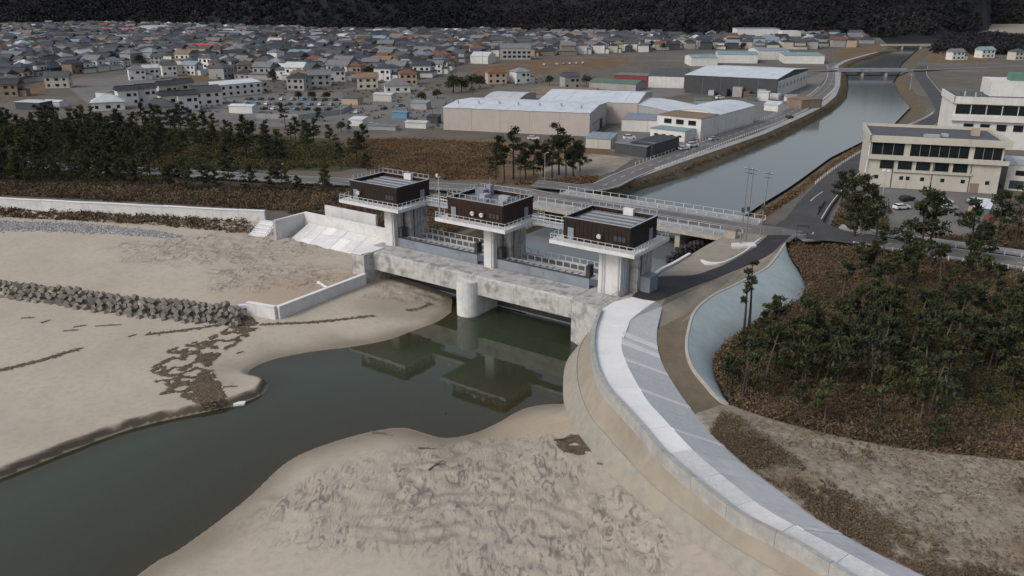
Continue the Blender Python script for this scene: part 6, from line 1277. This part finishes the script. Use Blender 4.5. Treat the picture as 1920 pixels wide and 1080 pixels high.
xs = np.arange(-2400, 2400, 24.0); ys = np.arange(820, 3300, 24.0); X, Y = np.meshgrid(xs, ys); x, y = X.ravel(), Y.ravel(); n = len(xs)
i = (np.arange(len(ys) - 1)[:, None] * n + np.arange(n - 1)[None]).ravel(); o = put('hills', np_mesh('hills', np.stack([x, y, hill_z(x, y)], 1), np.stack([i, i + 1, i + 1 + n, i + n], 1)), 'hill_ground', smooth=True); o['kind'] = 'structure'
x = nr.uniform(-1500, 1700, 130000); y = nr.uniform(900, 2400, 130000); f = hill_f(x, y); k = (f > 2) & (f < 520) & (nr.random(130000) < np.clip(1.25 - f / 520, 0, 1)) & (np.abs(np.arctan2(x, y)) < .70); x, y = x[k][:17000], y[k][:17000]
rr_ = nr.uniform(3.5, 7.5, len(x)); v, f, ti = leaf_cloud(np.stack([x, y, hill_z(x, y) + rr_ * .7], 1), rr_, 16, 3.6, .9, 0, 99); ti = np.clip(ti * .18 + .8 * np.repeat(np.clip(.12 + .75 * vnoise(np.repeat(x, 16), np.repeat(y, 16), 160, 12) + .45 * vnoise(np.repeat(x, 16), np.repeat(y, 16), 45, 14), 0, 1), 3), 0, 1)  # broad tint noise puts soft ridge shading into the woods' colour
o = put('hill_woods', np_mesh('hill_woods', v, f, {'tint': ti}), 'hill_wood'); tag(o, 'dark winter woods covering the hills behind the town', 'woods', kind='stuff')
# dark wood right of the canal below the hills
x = nr.uniform(300, 900, 60000); y = nr.uniform(700, 1300, 60000); pxs = np.array([PIX(a, b, 3) for a, b in zip(x, y)]); k = inside(pxs[:, 0], pxs[:, 1], [(1745, 100), (1770, 76), (1850, 70), (1990, 80), (1990, 108), (1860, 104)]) & (nr.random(60000) < .5); x, y = x[k][:900], y[k][:900]
rr_ = nr.uniform(3, 6, len(x)); v, f, ti = leaf_cloud(np.stack([x, y, 3 + rr_ * .8], 1), rr_, 20, 2.4, .9, 0, 98); o = put('grove', np_mesh('grove', v, f, {'tint': ti}), 'hill_wood'); tag(o, 'dark grove of trees right of the far canal', 'woods', kind='stuff')
sheet('field', PP([(1838, 62), (1850, 44), (2100, 42), (2100, 62)], 3.4), 'dirt_pale')

# ------------------------------------------------------------------ poles along the town lanes
pm_ = MB().tube([(0, 0, -.2), (0, 0, 10)], [.16, .1], 6).mesh('pole'); pm_.materials.append(M['wall_pole']); am_ = MB().box(-.8, .8, -.05, .05, 9.2, 9.32).mesh('crossarm'); am_.materials.append(M['steel_dark'])
tp = [(30, 150), (95, 142), (165, 140), (228, 150), (300, 152), (372, 150), (440, 150), (505, 165), (575, 172), (650, 178), (720, 168), (790, 160), (860, 150), (925, 145), (1000, 148), (1090, 150), (1180, 120), (1250, 130), (60, 118), (140, 112), (330, 112), (470, 110), (620, 118), (760, 112), (905, 125), (1010, 108), (1110, 104), (1560, 112), (1760, 122), (1830, 128)]
for k, (px, py) in enumerate(sorted(tp)): p = P(px, py, 3); t = thing('town_pole', f'thin utility pole in the town, {nth(k + 1)} town pole from left', 'pole', p, .3 * k, 'utility poles of the town'); put('pole', pm_, None, t); put('crossarm', am_, None, t)

# ------------------------------------------------------------------ odds and ends in the yards
for k, (px, py, wd, dp, h, wl_, rf, lb) in enumerate(((655, 236, 6, 5, 2.6, 'wall_white', 'roof_white', 'white site cabin at the left edge of the brown lot'), (690, 243, 12, 4, 1.6, 'wall_grey', 'roof_grey', 'low grey store by the reed field edge'), (760, 240, 9, 5, 2.2, 'wall_white', 'roof_pale', 'pale lean-to left of the beige warehouse'), (800, 232, 5, 4, 2.8, 'wall_dark', 'roof_dark', 'dark container against the beige warehouse corner'), (735, 222, 7, 3, 2.6, 'roof_blue', 'roof_blue', 'blue container in the brown lot'), (700, 190, 10, 7, 3.4, 'wall_cream', 'roof_pale', 'cream shed at the back of the brown lot'), (770, 205, 8, 6, 3.0, 'wall_grey', 'roof_bluegrey', 'blue-grey roofed shed in the brown lot'), (640, 196, 9, 6, 3.0, 'wall_tan', 'roof_slate', 'tan shed beside the car yard'), (430, 212, 12, 6, 3.2, 'wall_white', 'roof_white', 'white carport roof at the car yard entrance'), (180, 184, 8, 6, 3, 'wall_white', 'roof_grey', 'lone grey roofed hut on the grey lot'), (30, 205, 14, 8, 3.4, 'wall_dark', 'roof_pale', 'dark walled shed behind the left pine belt'), (80, 200, 10, 6, 2.4, 'wall_white', 'roof_white', 'white shed behind the leafless trees at left'), (1300, 200, 8, 6, 3, 'wall_grey', 'roof_green', 'green roofed kiosk beside the charcoal warehouse yard'), (1400, 190, 4, 3, 3, 'roof_green', 'roof_green', 'green tank box in the charcoal warehouse yard'), (1470, 190, 6, 5, 2.6, 'wall_white', 'roof_bluegrey', 'blue-grey hut beside the canal bend'))):
    p = P(px, py, 3); hall('small_shed', lb, p, p + Vector((wd * .96, -wd * .27, 0)), dp, h, wl_, rf, 3, ('mono', 'flat', 'gable')[k % 3], .6, 'shed', vpan=False)
for k, (px, py, rz_, c, lb) in enumerate(((1338, 263, .62, 'car_silver', 'silver car driving on the canal road past the long white building'), (1180, 262, .2, 'car_white', 'white van by the low factory wall'), (1215, 272, 1.2, 'car_blue', 'blue car beside the black timber shed'), (1480, 222, .7, 'car_black', 'black car on the canal road near the bend'), (1350, 186, .3, 'car_white', 'white lorry cab in front of the charcoal warehouse'), (1700, 376, .4, 'car_black', 'black car under the lamp pole in the office car park'), (1830, 380, .2, 'car_silver', 'silver car in front of the cream office door'), (1690, 392, .3, 'car_white', 'white car nearest the coast road in the car park'), (1000, 262, .1, 'car_white', 'white car parked along the beige warehouse front'))): car(px, py, rz_, c, lb, 3.12, None, 'van' in lb or 'lorry' in lb)
